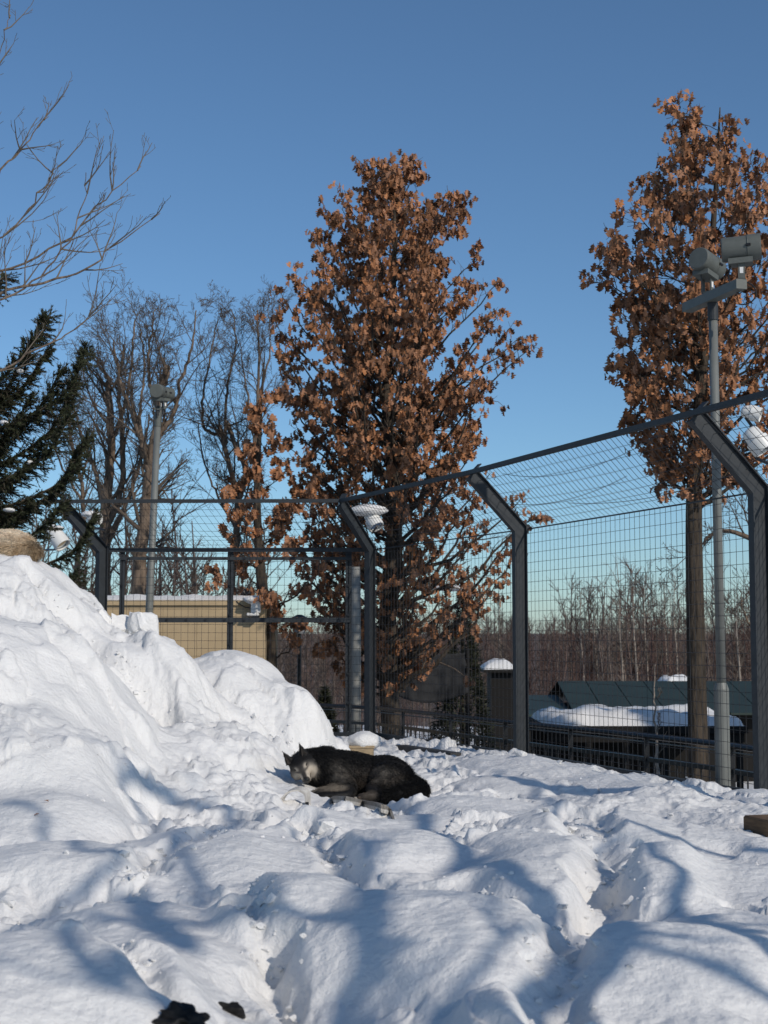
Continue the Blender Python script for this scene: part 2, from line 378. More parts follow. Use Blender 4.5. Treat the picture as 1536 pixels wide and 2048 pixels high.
_hy = np.exp(np.linspace(math.log(3.2), math.log(20), 700))
def hit(px, py):
    """point of the snow surface seen at (px, py)"""
    d = P(px, py, 1.0); z = snow_z(d.x * _hy, _hy); below = np.nonzero(d.z * _hy <= z)[0]
    Y = _hy[below[0]] if len(below) else 20.0
    return P(px, py, float(Y))
NU, NR = 760, 900
u = np.concatenate([np.linspace(-0.62, -0.30, 90, endpoint=False), np.linspace(-0.30, 0.30, NU - 180), np.linspace(0.30, 0.62, 91)[1:]])
yy = np.exp(np.linspace(math.log(2.0), math.log(20.9), NR))
UU, YY = np.meshgrid(u, yy); XX = UU * YY
ZZ = snow_z(XX, YY)
ins = inside(XX, YY)
ZZ = np.where(ins < -0.02, -2.6, ZZ)
ZZ = ZZ - (0.02 + 0.15 * sst(9.0, 11.5, YY) * sst(1.2, 2.0, XX)) * sst(0.9, 0.1, ins) * (ins >= -0.02)
nr, nu = ZZ.shape
g = G(); i = np.arange(nr - 1)[:, None]; j = np.arange(nu - 1)[None]
q = np.stack([i * nu + j, i * nu + j + 1, (i + 1) * nu + j + 1, (i + 1) * nu + j], -1).reshape(-1, 4)
keep = ~((ins[:-1, :-1] < -0.02) & (ins[1:, 1:] < -0.02)).reshape(-1)
g.add(np.stack([XX, YY, ZZ], -1), q[keep])
tag(g.build('snow_ground', M_SNOW, smooth=True), kind='structure')

# land outside the enclosure, out to the horizon
def land_z(x, y):
    r = np.hypot(x, y)
    z = np.interp(y, [-60, 0, 3, 19, 34, 70, 120, 260, 900], [-1.6, -1.75, -2.1, -2.15, -4.2, -4.6, -5.0, -3.5, 2])
    return z + 0.10 * fbm(x * 0.15, y * 0.15, 300, 3) + sst(150, 500, r) * 2.0
s1 = np.concatenate([-np.geomspace(1000, 3, 60), np.linspace(-2.6, 2.6, 14), np.geomspace(3, 1000, 60)])
s2 = np.concatenate([-np.geomspace(1000, 2, 40), np.linspace(0, 60, 100), np.geomspace(62, 82, 8)])
AX, AY = np.meshgrid(s1, s2); AZ = land_z(AX, AY)
g = G(); nr, nu = AX.shape; i = np.arange(nr - 1)[:, None]; j = np.arange(nu - 1)[None]
g.add(np.stack([AX, AY, AZ], -1), np.stack([i * nu + j, i * nu + j + 1, (i + 1) * nu + j + 1, (i + 1) * nu + j], -1).reshape(-1, 4))
tag(g.build('snowy_land', M_SNOW2, smooth=True), kind='structure')
s3 = np.geomspace(82, 1000, 40); AX, AY = np.meshgrid(s1, s3); AZ = land_z(AX, AY); nr, nu = AX.shape; i = np.arange(nr - 1)[:, None]; j = np.arange(nu - 1)[None]
g = G(); g.add(np.stack([AX, AY, AZ], -1), np.stack([i * nu + j, i * nu + j + 1, (i + 1) * nu + j + 1, (i + 1) * nu + j], -1).reshape(-1, 4))
tag(g.build('wooded_hillside', mat('hillside_brush', (0.085, 0.058, 0.047), 0.95, col2=(0.13, 0.10, 0.085), nscale=0.35), smooth=True), kind='structure')
def lz(x, y): return float(land_z(np.array([x], float), np.array([y], float))[0])
# ------------------------------------------------------------------ materials
M_FENCE = mat('fence_paint', (0.034, 0.040, 0.046), 0.6, 0.0, noise=0.3, nscale=14, spec=0.3, bump=0.0008, bscale=60)
M_WIRE = mat('fence_wire', (0.018, 0.02, 0.024), 0.5, spec=0.4)
M_BLACK = mat('black_metal', (0.012, 0.013, 0.015), 0.4, noise=0.3, nscale=20, spec=0.5)
M_GREYP = mat('pole_grey', (0.16, 0.17, 0.16), 0.5, noise=0.18, nscale=5, spec=0.4, bump=0.0006, bscale=120)
M_LAMP = mat('lamp_grey', (0.105, 0.115, 0.105), 0.55, noise=0.2, nscale=16, spec=0.4, bump=0.0005, bscale=200)
M_WHITE = mat('white_enamel', (0.72, 0.72, 0.69), 0.4, noise=0.12, nscale=10, spec=0.5)
M_GLASS = mat('lamp_glass', (0.55, 0.57, 0.58), 0.08, 0.9)
M_BEIGE = mat('beige_render', (0.46, 0.35, 0.21), 0.85, noise=0.12, nscale=3, bump=0.004, bscale=40)
M_CONC = mat('concrete', (0.27, 0.27, 0.25), 0.85, noise=0.3, nscale=6, bump=0.003, bscale=40)
M_DCONC = mat('wet_concrete', (0.06, 0.06, 0.06), 0.7, noise=0.4, nscale=6, bump=0.003, bscale=40)
M_WOOD = mat('weathered_wood', (0.17, 0.105, 0.055), 0.75, col2=(0.06, 0.035, 0.018), nscale=9, stretch=(1, 1, 7), bump=0.003, bscale=30)
M_PALEW = mat('pale_timber', (0.38, 0.29, 0.18), 0.75, noise=0.4, nscale=9, stretch=(2, 2, 9), bump=0.002, bscale=30)
M_GREEN = mat('green_roof_metal', (0.028, 0.044, 0.037), 0.6, noise=0.25, nscale=1.2)
M_DARKW = mat('dark_stained_timber', (0.009, 0.008, 0.007), 0.8, noise=0.3, nscale=6)
M_NET = mat('dark_netting', (0.03, 0.031, 0.033), 0.9, noise=0.3, nscale=12)
M_BAND = mat('weathered_band', (0.30, 0.28, 0.25), 0.8, col2=(0.10, 0.09, 0.08), nscale=16, bump=0.002, bscale=60)
M_BANDW = mat('bleached_band', (0.60, 0.58, 0.54), 0.8, col2=(0.34, 0.32, 0.29), nscale=14, bump=0.002, bscale=60)
M_GAPSHADE = mat('gap_shade_black', (0.012, 0.011, 0.010), 0.6, noise=0.4, nscale=20, bump=0.006, bscale=30)  # near-black colour standing for shade inside the snow gaps
M_STICK = mat('white_sticker', (0.7, 0.7, 0.68), 0.5)

# ------------------------------------------------------------------ the tall inward-leaning fence
def v3(p2, z): return np.array([p2[0], p2[1], z], float)
fence = thing('enclosure_fence', 'tall dark grey steel and wire mesh fence leaning inward at the top', 'fence', (FA[0], FA[1], -1.5))
def inward(a, b):
    d = (b - a) / np.linalg.norm(b - a); n = np.array([d[1], -d[0]])
    c = -a                                  # the camera side is inside
    return n if n @ c > 0 else -n
N_DL = np.array([-0.97, -0.23]); N_AD = inward(FA, FD); N_AB = np.array(inward(FA, FB)); N_BC = inward(FB, FC); N_CE = inward(FC, FE)
if N_AB[0] > 0: N_AB = -N_AB
if N_BC[0] > 0: N_BC = -N_BC
if N_CE[0] > 0: N_CE = -N_CE
def mitre(n1, n2):
    """offset with unit distance to both planes"""
    A = np.array([n1, n2]);
    if abs(np.linalg.det(A)) < 0.05: return (n1 + n2) / np.linalg.norm(n1 + n2)
    return np.linalg.solve(A, np.ones(2))
POSTS = [(FD + np.array([-.06, 0]), np.array([-0.75, -1.0])), (FD, np.array([-0.75, -1.0])), (FA, mitre(N_AD, N_AB)), (FB, mitre(N_AB, N_BC)), (FC, mitre(N_BC, N_CE)), (FE, N_CE)]
TIPS = []
DEP, FW, TH = 0.15, 0.085, 0.012
for ip, (p, m) in enumerate(POSTS):
    if ip == 0: TIPS.append(v3(p + m * ARM + np.array([-.10, .03]), Z_BEND + ARM)); continue
    md = m / np.linalg.norm(m); n3 = np.array([md[0], md[1], 0]); t3 = np.array([md[1], -md[0], 0])
    bot = v3(p, -2.3); bend = v3(p, Z_BEND); tip = v3(p + m * ARM, Z_BEND + ARM); TIPS.append(tip)
    ad = nrm(tip - bend); an = nrm(np.cross(t3, ad))
    if an @ n3 < 0: an = -an
    mid = nrm(n3 + an)                              # mitre at the bend
    sc = 1 / (mid @ n3)
    o = G()
    def plate(off, half_t, half_n, o=o):
        """swept plate: off along n, sizes along t and n"""
        rings = []
        for base, nv, k in ((bot, n3, 1), (bend, mid, sc), (tip, an, 1)):
            c = base + nv * (k * (off - DEP / 2))
            rings.append([c + t3 * a * half_t + nv * k * b * half_n for a, b in ((-1, -1), (1, -1), (1, 1), (-1, 1))])
        v = np.array(rings).reshape(-1, 3); f = []
        for r in range(2):
            for x in range(4): f.append([r * 4 + x, r * 4 + (x + 1) % 4, r * 4 + 4 + (x + 1) % 4, r * 4 + 4 + x])
        f += [[3, 2, 1, 0], [8, 9, 10, 11]]
        o.add(v, f)
    plate(DEP, FW / 2, TH / 2); plate(0.0, FW / 2, TH / 2); plate(DEP / 2, TH / 2, DEP / 2 - TH / 2 - 0.001)
    post = o.build('post', M_FENCE, fence)
    e = G(); e.box(tip + ad * 0.006 - an * DEP / 2 + an * 0.0, (FW + 0.01, DEP + 0.02, 0.012), np.array([t3, an, ad]))
    ep = e.build('end_plate', M_FENCE); ep.parent = post
    for zz in (-0.75, 0.25, 1.0):
        b = G(); c = v3(p, zz) - n3 * (DEP / 2) + t3 * 0.028
        b.tube([c, c - n3 * 0.04], 0.018, 8); bo = b.build('bolt', M_BLACK); bo.parent = post
    b = G(); c = bend - n3 * (DEP / 2 + 0.016); b.box(c, (FW, 0.02, 0.11), np.array([t3, n3, [0, 0, 1.0]]))
    bo = b.build('clamp_plate', M_BLACK); bo.parent = post
# rails and wire mesh, section by section (mesh on the outer flange)
rng = np.random.default_rng(5)
SECT = [(0, 1), (1, 2), (2, 3), (3, 4), (4, 5)]
for (ia, ib) in SECT:
    a, ma = POSTS[ia]; b, mb = POSTS[ib]
    if ia == 0:
        o = G(); o.beam(TIPS[0] + np.array([0, 0, .02]), TIPS[1] + np.array([0, 0, .02]), 0.05, 0.05); o.build('top_rail', M_FENCE, fence); continue
    na = ma / np.linalg.norm(ma); nb = mb / np.linalg.norm(mb)
    a0, b0 = a - na * (DEP / 2 + .022), b - nb * (DEP / 2 + .022)
    tA, tB = TIPS[ia], TIPS[ib]
    o = G(); o.beam(tA + np.array([0, 0, .02]), tB + np.array([0, 0, .02]), 0.05, 0.05); o.build('top_rail', M_FENCE, fence)
    o = G(); o.beam(v3(a0, Z_RAIL), v3(b0, Z_RAIL), 0.06, 0.11); o.build('bottom_rail', M_FENCE, fence)
    o = G()
    o.beam(v3(a0, Z_BEND), v3(b0, Z_BEND), 0.02, 0.013 if ia != 1 else 0.06); o.build('bend_rail', M_FENCE, fence)
    L = np.linalg.norm(b0 - a0); nv = int(L / 0.098); w = 0.0027
    o = G()
    off = Vector((0, 0, 0))
    for k in range(1, nv):
        t = k / nv; q0 = a0 + (b0 - a0) * t; q1 = tA + (tB - tA) * t
        sag = 0.05 * math.sin(math.pi * t)
        up = v3(q0, Z_BEND); mid2 = (up + q1) / 2 - np.array([0, 0, sag])
        o.tube([v3(q0, Z_RAIL), up, mid2, q1], w, 3, cap=False)
    for z in np.arange(Z_RAIL + 0.11, Z_BEND, 0.113):
        o.tube([v3(a0, z), v3((a0 + b0) / 2, z + rng.normal(0, .003)), v3(b0, z)], w, 3, cap=False)
    for k in range(1, 8):
        t = k / 8.0
        pa = v3(a0, Z_BEND) * (1 - t) + tA * t; pb = v3(b0, Z_BEND) * (1 - t) + tB * t
        pts = [pa + (pb - pa) * s - np.array([0, 0, 0.05 * math.sin(math.pi * s) * math.sin(math.pi * t) * (1 + 0.4 * math.sin(5 * k))]) for s in np.linspace(0, 1, 9)]
        o.tube(pts, w, 3, cap=False)
    tag(o.build('wire_mesh', M_WIRE, fence), kind='stuff')
    if ia in (2, 3):          # slack wires hanging across the lean-in
        for (s0, s1, dr, zt) in ((0.15, 0.85, 0.16, 0.85), (0.0, 0.62, 0.12, 0.45), (0.3, 1.0, 0.10, 0.25)):
            pa = v3(a0, Z_BEND) * (1 - zt) + tA * zt; pb = v3(b0, Z_BEND) * (1 - zt) + tB * zt
            pts = [pa + (pb - pa) * (s0 + (s1 - s0) * s) + np.array([-.03, -.03, -4 * dr * s * (1 - s) + 0.02]) for s in np.linspace(0, 1, 16)]
            o = G(); o.tube(pts, 0.003, 4, cap=False); o.build('slack_wire', M_WIRE, fence)
# framed panels of the far section (D-A)
a0, b0 = FD - np.array([0, -DEP]), FA - np.array([0, -DEP])
yF = 21.16 + 0.10
def panel_x(px): return P(px, 1200, yF).x
zt, zm = P(400, 1117, yF).z, P(400, 1240, yF).z
for nm, z, w in (('panel_top_rail', zt, 0.045), ('panel_middle_rail', zm, 0.07)):
    o = G(); o.beam((panel_x(238), yF, z), (panel_x(702), yF, z), 0.04, w); fr = o.build(nm, M_FENCE, fence)
    for k in range(12):
        x = panel_x(238 + (k + .5) * 464 / 12); c = G(); c.tube([(x, yF - .018, z), (x, yF - .034, z)], 0.018, 8); bo = c.build('bolt', M_BLACK); bo.parent = fr
for px, w in ((243, 0.07), (460, 0.085), (697, 0.09)):
    o = G(); x = panel_x(px)
    o.beam((x - w * .28, yF + .03, -1.5), (x - w * .28, yF + .03, zt + .05), w * .42, 0.05, up=(0, 1, 0)); o.beam((x + w * .28, yF + .03, -1.5), (x + w * .28, yF + .03, zt + .05), w * .42, 0.05, up=(0, 1, 0))
    o.box((x, yF + .045, 0), (w, .012, 2.6))
    up = o.build('panel_upright', M_FENCE, fence)
    for z in np.arange(-0.9, 1.2, 0.42):
        c = G(); c.tube([(x, yF + .02, z), (x, yF - .02, z)], 0.02, 8); bo = c.build('bolt', M_BLACK); bo.parent = up

# low wall the fence stands on
wall = thing('fence_footing_wall', 'dark wet concrete footing wall under the mesh fence', 'wall', (FB[0], FB[1], -2.2))
for a, b in ((FD, FA), (FA, FB), (FB, FC), (FC, FE)):
    n = inward(a, b) if a is not FD else np.array([0, -1.0])
    if a is not FD and n[0] > 0: n = -n
    o = G(); o.beam(v3(a - n * .12, -1.92), v3(b - n * .12, -1.92), 0.26, 0.98); o.build('footing', M_DCONC, wall)
# dark kerb showing between fence and snow, behind the black wolf
kb = G(); pa, pb = P(800, 1512, 18.6), P(912, 1530, 17.3)
kb.beam((pa.x, pa.y, -1.40), (pb.x, pb.y, -1.40), 0.14, 0.20)
tag(kb.build('concrete_kerb', M_DCONC), 'dark concrete kerb poking out of snow below the fence', 'kerb')

# ------------------------------------------------------------------ handrail of the visitor path
rail = thing('path_handrail', 'black metal handrail with thin bars behind the mesh fence', 'railing', (2.0, 18.0, -2.2))
RPTS = [P(640, 1408, 23.4), P(757, 1412, 22.4), P(1019, 1441, 18.6), P(1235, 1470, 16.4), P(1427, 1494, 14.75), P(1560, 1512, 13.6)]
RP = np.array([[p.x, p.y, -1.02] for p in RPTS])
def along(s):
    d = np.concatenate([[0], np.cumsum(np.linalg.norm(np.diff(RP, axis=0), axis=1))])
    return np.array([np.interp(s * d[-1], d, RP[:, k]) for k in range(3)]), d[-1]
o = G(); o.tube(RP, 0.03, 8); o.build('handrail', M_BLACK, rail)
o = G(); o.tube(RP - np.array([0, 0, .06]), 0.008, 6); o.build('under_rail', M_GREYP, rail)
for nm, dz in (('upper_rail', 0.24), ('lower_rail', 0.92)):
    o = G()
    for i in range(len(RP) - 1): o.beam(RP[i] - [0, 0, dz], RP[i + 1] - [0, 0, dz], 0.035, 0.045)
    o.build(nm, M_BLACK, rail)
LR = along(0)[1]; nb = int(LR / 0.14)
bar = None
for k in range(nb + 1):
    c, _ = along(k / nb)
    if k % 11 == 5:
        o = G(); o.box((c[0], c[1], c[2] - .58), (.05, .05, 1.1)); o.build('post', M_BLACK, rail)
    else:
        if bar is None:
            o = G(); o.tube([(0, 0, -.9), (0, 0, -.25)], 0.009, 5); bar = o.build('baluster', M_BLACK, rail); bar.location = Vector(c) - rail.location; bd = bar.data
        else:
            ob = bpy.data.objects.new('baluster', bd); SC.collection.objects.link(ob); ob.parent = rail; ob.location = Vector(c) - rail.location

# ------------------------------------------------------------------ floodlights
def floodlight(name, label, c, aim, s=1.0, group=None, m=M_LAMP):
    """drum floodlight with yoke, gear box, clip and glass"""
    c = np.asarray(c, float); f = nrm(aim); x = nrm(np.cross(f, [0, 0, 1])); upv = np.cross(x, f)
    t = thing(name, label, 'floodlight', tuple(c), group)
    o = G(); R, Ln = 0.115 * s, 0.36 * s
    pr = [(-Ln * .5, R * .90), (-Ln * .48, R * .97), (-Ln * .42, R), (Ln * .16, R), (Ln * .17, R * 1.03), (Ln * .18, R * 1.06), (Ln * .46, R * 1.07), (Ln * .5, R * 1.05), (Ln * .5, R * .9), (Ln * .44, R * .88)]
    k = 28; th = np.arange(k) * 2 * math.pi / k; rings = [c + f * a + r * (np.cos(th)[:, None] * x + np.sin(th)[:, None] * upv) for a, r in pr]
    v = np.vstack(rings + [c[None] - f * Ln * .5]); q = []
    for i in range(len(pr) - 1):
        for j in range(k): q.append([i * k + j, i * k + (j + 1) % k, (i + 1) * k + (j + 1) % k, (i + 1) * k + j])
    o.add(v, q, [[len(v) - 1, (j + 1) % k, j] for j in range(k)])
    body = o.build('housing', m, t, smooth=True)
    md = body.modifiers.new('edges', 'EDGE_SPLIT'); md.split_angle = math.radians(35)
    o = G(); o.tube([c + f * Ln * .43, c + f * Ln * .435], R * .885, 28); o.build('glass', M_GLASS, t)
    o = G(); o.tube([c + f * Ln * .165 + (R * 1.02) * (math.cos(a) * x + math.sin(a) * upv) for a in np.linspace(0, 2 * math.pi, 29)], 0.006 * s, 5); o.build('clamp_ring', M_LAMP, t)
    for sx in (-1, 1):
        o = G(); o.tube([c + f * Ln * .12 + x * sx * R * 1.04, c + f * Ln * .24 + x * sx * R * 1.1], 0.013 * s, 8); o.build('clip', M_BLACK, t)
    o = G(); o.box(c - upv * R * 1.12 - f * Ln * .04, (R * 1.5, Ln * .62, R * .45), np.array([x, f, upv])); o.build('gear_box', m, t)
    o = G(); b = c - np.array([0, 0, R * 1.55])
    for sx in (-1, 1): o.box(b - np.array([0, 0, R * .35]) + x * sx * R * .42, (0.012 * s, R * .55, R * 1.3), np.array([x, nrm(np.cross([0, 0, 1], x)), [0, 0, 1.0]]))
    o.box(b - np.array([0, 0, R * 1.0]), (R * .9, R * .6, 0.02 * s), np.array([x, nrm(np.cross([0, 0, 1], x)), [0, 0, 1.0]]))
    yk = o.build('yoke', m, t)
    o = G(); o.box(b - np.array([0, 0, R * .35]) - x * (R * .42 + .008 * s) * np.sign(-x[1] if abs(x[1]) > .01 else 1) * -1, (0.004, R * .28, R * .5), np.array([x, nrm(np.cross([0, 0, 1], x)), [0, 0, 1.0]])); st = o.build('rating_sticker', M_STICK); st.parent = yk
    o = G(); o.tube([b - np.array([0, 0, R * 1.0]), b - np.array([0, 0, R * 1.9])], 0.02 * s, 10); o.build('stem', M_BLACK, t)
    pts = [c - f * Ln * .3 - upv * R * 1.3, b - np.array([0, 0, R * .6]) - f * .12 * s, b - np.array([0, 0, R * 1.6]) - f * .10 * s, b - np.array([0, 0, R * 2.2]) - f * .02 * s]
    o = G(); o.tube(pts, 0.007 * s, 5); o.build('cable', M_BLACK, t)
    return t
# right mast
px0 = P(1441, 1300, 14.0); mz = P(1437, 612, 14.0).z
mast = thing('light_mast', 'grey steel light mast with crossbar rising behind the right fence', 'light mast', (px0.x, 14.0, -2.2))
o = G(); o.tube([(px0.x, 14, -2.2), (px0.x, 14, -0.46), (px0.x, 14, -0.40)], [0.071, 0.071, 0.05], 20); o.build('sleeve', M_GREYP, mast, smooth=False)
o = G(); o.tube([(px0.x, 14, -0.42), (px0.x - .01, 14, mz)], [0.044, 0.042], 18); o.build('pole', M_GREYP, mast, smooth=True)
o = G(); o.tube([(px0.x - .01, 14, mz - .14), (px0.x - .01, 14, mz + .03)], 0.052, 16)
o.build('collar', M_FENCE, mast)
c0, c1 = np.array([px0.x - .17, 14.42, mz + .02]), np.array([px0.x + .13, 13.42, mz + .03])
c0[2] = c1[2] = mz + .075
o = G(); o.beam(c0, c1, 0.11, 0.09); o.build('crossbar', M_LAMP, mast)
cc = c1 + np.array([0.02, 0.1, -0.05]); o = G(); o.tube([cc + np.array([.13 * math.sin(a) + .02, .05, .11 * math.cos(a)]) for a in np.linspace(-.2, 3.4, 12)], 0.007, 5); o.build('loop_cable', M_BLACK, mast)
floodlight('floodlight', 'left drum floodlight on the right mast, its back end showing', P(1414, 528, 14.35), (0.62, 0.72, -0.16), 0.98, 'drum floodlights on the masts')
floodlight('floodlight', 'right drum floodlight on the right mast, its glass front showing', P(1482, 497, 13.55), (0.93, -0.22, 0.05), 1.0, 'drum floodlights on the masts')
# left mast, leaning a little
b0m, t0m = P(298, 1230, 22.6), P(317, 812, 22.6)
mast2 = thing('light_mast', 'slim grey light mast among bare trees behind the left fence panel', 'light mast', (b0m.x, 22.6, -2.2))
dl = np.array(t0m - b0m); base = np.array(b0m) + dl * ((-2.3 - b0m.z) / dl[2])
o = G(); o.tube([base, np.array(b0m), np.array(t0m)], [0.062, 0.058, 0.047], 18); o.build('pole', M_GREYP, mast2, smooth=True)
o = G(); o.tube([np.array(t0m) - dl * .10, np.array(t0m) - dl * .03], 0.055, 16); o.build('collar', M_LAMP, mast2)
floodlight('floodlight', 'drum floodlight on the left mast, round back end facing us', P(316, 783, 22.5), (0.02, 0.98, 0.10), .95, 'drum floodlights on the masts')
floodlight('floodlight', 'drum floodlight half hidden behind the other on the left mast', P(327, 786, 22.85), (0.62, 0.75, 0.0), .85, 'drum floodlights on the masts')

# white lamps clamped to the outside of the fence
def snow_lump(name, c, size, seed, parent=None, m=None, sub=3):
    import bmesh
    bm = bmesh.new(); bmesh.ops.create_icosphere(bm, subdivisions=sub, radius=1.0)
    V = np.array([v.co[:] for v in bm.verts])
    n = 0.16 * fbm(V[:, 0] * 1.6 + V[:, 2] * .7 + seed, V[:, 1] * 1.6 + V[:, 2] * 1.3, seed, 4)
    V = V * (1 + n)[:, None] * np.asarray(size) + np.asarray(c)
    for v, p in zip(bm.verts, V): v.co = p
    for f in bm.faces: f.smooth = True
    me = bpy.data.meshes.new(name); bm.to_mesh(me); bm.free(); me.materials.append(m or M_SNOW2)
    return link(name, me, parent)
def white_lamp(label, c, aim, R, Ln, seed, snow=None, arm_to=None):
    c = np.asarray(c, float); f = nrm(aim); x = nrm(np.cross(f, [0, 0, 1])); u2 = np.cross(x, f)
    t = thing('fence_lamp', label, 'lamp', tuple(c), 'white lamps on the fence')
    o = G(); pr = [(-.5, .35), (-.46, .6), (-.36, .74), (-.05, .8), (0.0, .98), (.44, 1.0), (.5, .97), (.5, .86), (.42, .84)]
    k = 24; th = np.arange(k) * 2 * math.pi / k; v = np.vstack([c + f * a * Ln + r * R * (np.cos(th)[:, None] * x + np.sin(th)[:, None] * u2) for a, r in pr] + [c[None] - f * Ln * .5])
    q = [[i * k + j, i * k + (j + 1) % k, (i + 1) * k + (j + 1) % k, (i + 1) * k + j] for i in range(len(pr) - 1) for j in range(k)]
    o.add(v, q, [[len(v) - 1, (j + 1) % k, j] for j in range(k)]); hb = o.build('housing', M_WHITE, t, smooth=True)
    md = hb.modifiers.new('edges', 'EDGE_SPLIT'); md.split_angle = math.radians(40)
    o = G(); o.tube([c + f * Ln * .41, c + f * Ln * .415], R * .85, 24); o.build('glass', M_GLASS, t)
    if arm_to is not None:
        o = G(); o.tube([c - f * Ln * .2 - u2 * R * .7, c - np.array([0, 0, R * 1.6]), np.asarray(arm_to, float)], 0.016, 8); o.build('bracket', M_BLACK, t)
    if snow:
        s = snow_lump('snow_cap', c + np.array([0, 0, R * .75]) + np.array(snow[:3]), snow[3:], seed, t)
    return t
bD = v3(FD - np.array([0, -.2]), Z_BEND + .3); bA = v3(FA + np.array([.1, .2]), Z_BEND + .35); bC = v3(FC + np.array([.25, .15]), Z_BEND + .2)
white_lamp('small white snow-topped lamp at the left fence corner', P(188, 1037, 21.6), (0.9, -0.3, -0.12), 0.085, 0.2, 3, (-.05, 0, 0.0, .13, .085, .05), bD)
white_lamp('white lamp beside spruce branches, left of the fence corner', P(112, 1072, 22.6), (0.62, -0.25, -0.75), 0.13, 0.40, 5, (-.02, 0, .02, .13, .10, .05), P(90, 1100, 23))
white_lamp('white snow-capped lamp at the middle fence corner in front of brown leaves', P(745, 1040, 21.7), (0.45, -0.4, -0.8), 0.12, 0.28, 7, (-.06, 0, .05, .27, .17, .09), bA)
white_lamp('large white lamp outside the right-hand fence post', P(1513, 880, 13.6), (0.55, -0.2, -0.8), 0.11, 0.25, 9, None, bC)
white_lamp('small white lamp above the large one at the right-hand fence post', P(1502, 826, 14.2), (0.8, -.3, -.25), 0.075, 0.19, 11, (0, 0, -.01, .08, .06, .03), P(1500, 870, 14.2))

# ------------------------------------------------------------------ beige hut
Yb = 25.2; x0, x1 = P(120, 1300, Yb).x, P(530, 1300, Yb).x; zt = P(400, 1207, Yb).z
hut = thing('beige_hut', 'low beige rendered hut with snow on its flat roof', 'building', ((x0 + x1) / 2, Yb, -2.4))
nP = 6; wP = (x1 - x0) / nP
for k in range(nP):
    o = G(); o.box((x0 + (k + .5) * wP, Yb + .03, (zt - 2.6) / 2), (wP - .005, .06, zt + 2.6)); o.build('wall_panel', M_BEIGE, hut)
o = G(); o.box(((x0 + x1) / 2, Yb + 1.6, (zt - 2.6) / 2 - .01), (x1 - x0 - .02, 3.06, zt + 2.56)); o.build('wall', M_BEIGE, hut)
o = G(); o.box(((x0 + x1) / 2, Yb + 1.55, zt + .015), (x1 - x0 + .10, 3.2, .09)); o.build('coping', M_BEIGE, hut)
n1, n2 = 90, 14; sx = np.linspace(x0 - .05, x1 + .05, n1); sy = np.linspace(Yb - .06, Yb + 3.1, n2); SX, SY = np.meshgrid(sx, sy)
SZ = zt + .06 + (.085 + .03 * fbm(SX * 1.5, SY, 400, 3) + .02 * gn(SX * 6, SY * 6, 402)) * np.minimum(1, .15 + sst(0, .15, SY - Yb + .06)) * sst(-.0, .1, x1 + .06 - SX)
SZ[0] = zt + .05
o = G(); i = np.arange(n2 - 1)[:, None]; j = np.arange(n1 - 1)[None]; o.add(np.stack([SX, SY, SZ], -1), np.stack([i * n1 + j, i * n1 + j + 1, (i + 1) * n1 + j + 1, (i + 1) * n1 + j], -1).reshape(-1, 4)); o.build('roof_snow', M_SNOW2, hut, smooth=True)
sb = thing('security_light', 'white box light with cable on the hut corner', 'light', P(512, 1217, Yb - .15))
c = np.array(P(512, 1214, Yb - .14)); o = G(); o.box(c, (.16, .16, .2)); o.box(c + [-.05, 0, -.125], (.2, .18, .05)); bx = o.build('housing', M_WHITE, sb); bx.modifiers.new('b', 'BEVEL').width = .012
o = G(); o.box(c + [0, -.01, -.165], (.12, .12, .03)); o.build('lens', M_BLACK, sb)
o = G(); o.tube([c + [-.08, .05, -.02], c + [-.2, .06, .0], c + [-.3, .08, .06], c + [-.36, .1, .12]], .009, 5); o.build('cable', M_BLACK, sb)
snow_lump('snow_cap', c + np.array([-.03, 0, .12]), (.19, .14, .07), 21, sb)
vd = thing('roof_vent', 'black hooded vent pipe on the hut roof', 'vent', P(486, 1200, Yb + .4))
c = np.array(P(486, 1203, Yb + .4)); o = G(); o.tube([c - [0, 0, .2], c, c + [.0, 0, .1], c + [.05, -.03, .17], c + [.1, -.06, .13]], .055, 12); o.build('pipe', M_BLACK, vd)
o = G(); o.tube([c + [.1, -.06, .13], c + [.105, -.063, .118]], .065, 12); o.build('hood_rim', M_BLACK, vd)

# ------------------------------------------------------------------ street furniture and buildings beyond
p = P(598, 1420, 30.0); lp = thing('park_lamp', 'black park lamp post with a translucent bowl lantern', 'street lamp', (p.x, 30, lz(p.x, 30)))
zl = P(598, 1262, 30).z; o = G(); o.tube([(p.x, 30, lz(p.x, 30) - .1), (p.x, 30, -1.6), (p.x, 30, zl - .05)], [.06, .045, .04], 12); o.build('post', M_BLACK, lp)
o = G(); o.tube([(p.x, 30, zl - .05), (p.x, 30, zl), (p.x, 30, zl + .19)], [.10, .12, .2], 18); o.build('lantern', mat('lantern_glass', (.32, .33, .34), .3), lp, smooth=False)
o = G(); o.tube([(p.x, 30, zl + .19), (p.x, 30, zl + .24), (p.x, 30, zl + .33)], [.23, .22, .05], 18); o.build('cap', M_BLACK, lp)
p = P(712, 1300, 24.2); zt2 = P(712, 1195, 24.2).z; cp = G(); cp.tube([(p.x, 24.2, -2.5), (p.x, 24.2, 0), (p.x, 24.2, zt2 + .5)], [.085, .08, .07], 16)
tag(cp.build('concrete_pole', M_CONC, smooth=True), 'pale concrete utility pole behind the middle fence corner', 'pole')

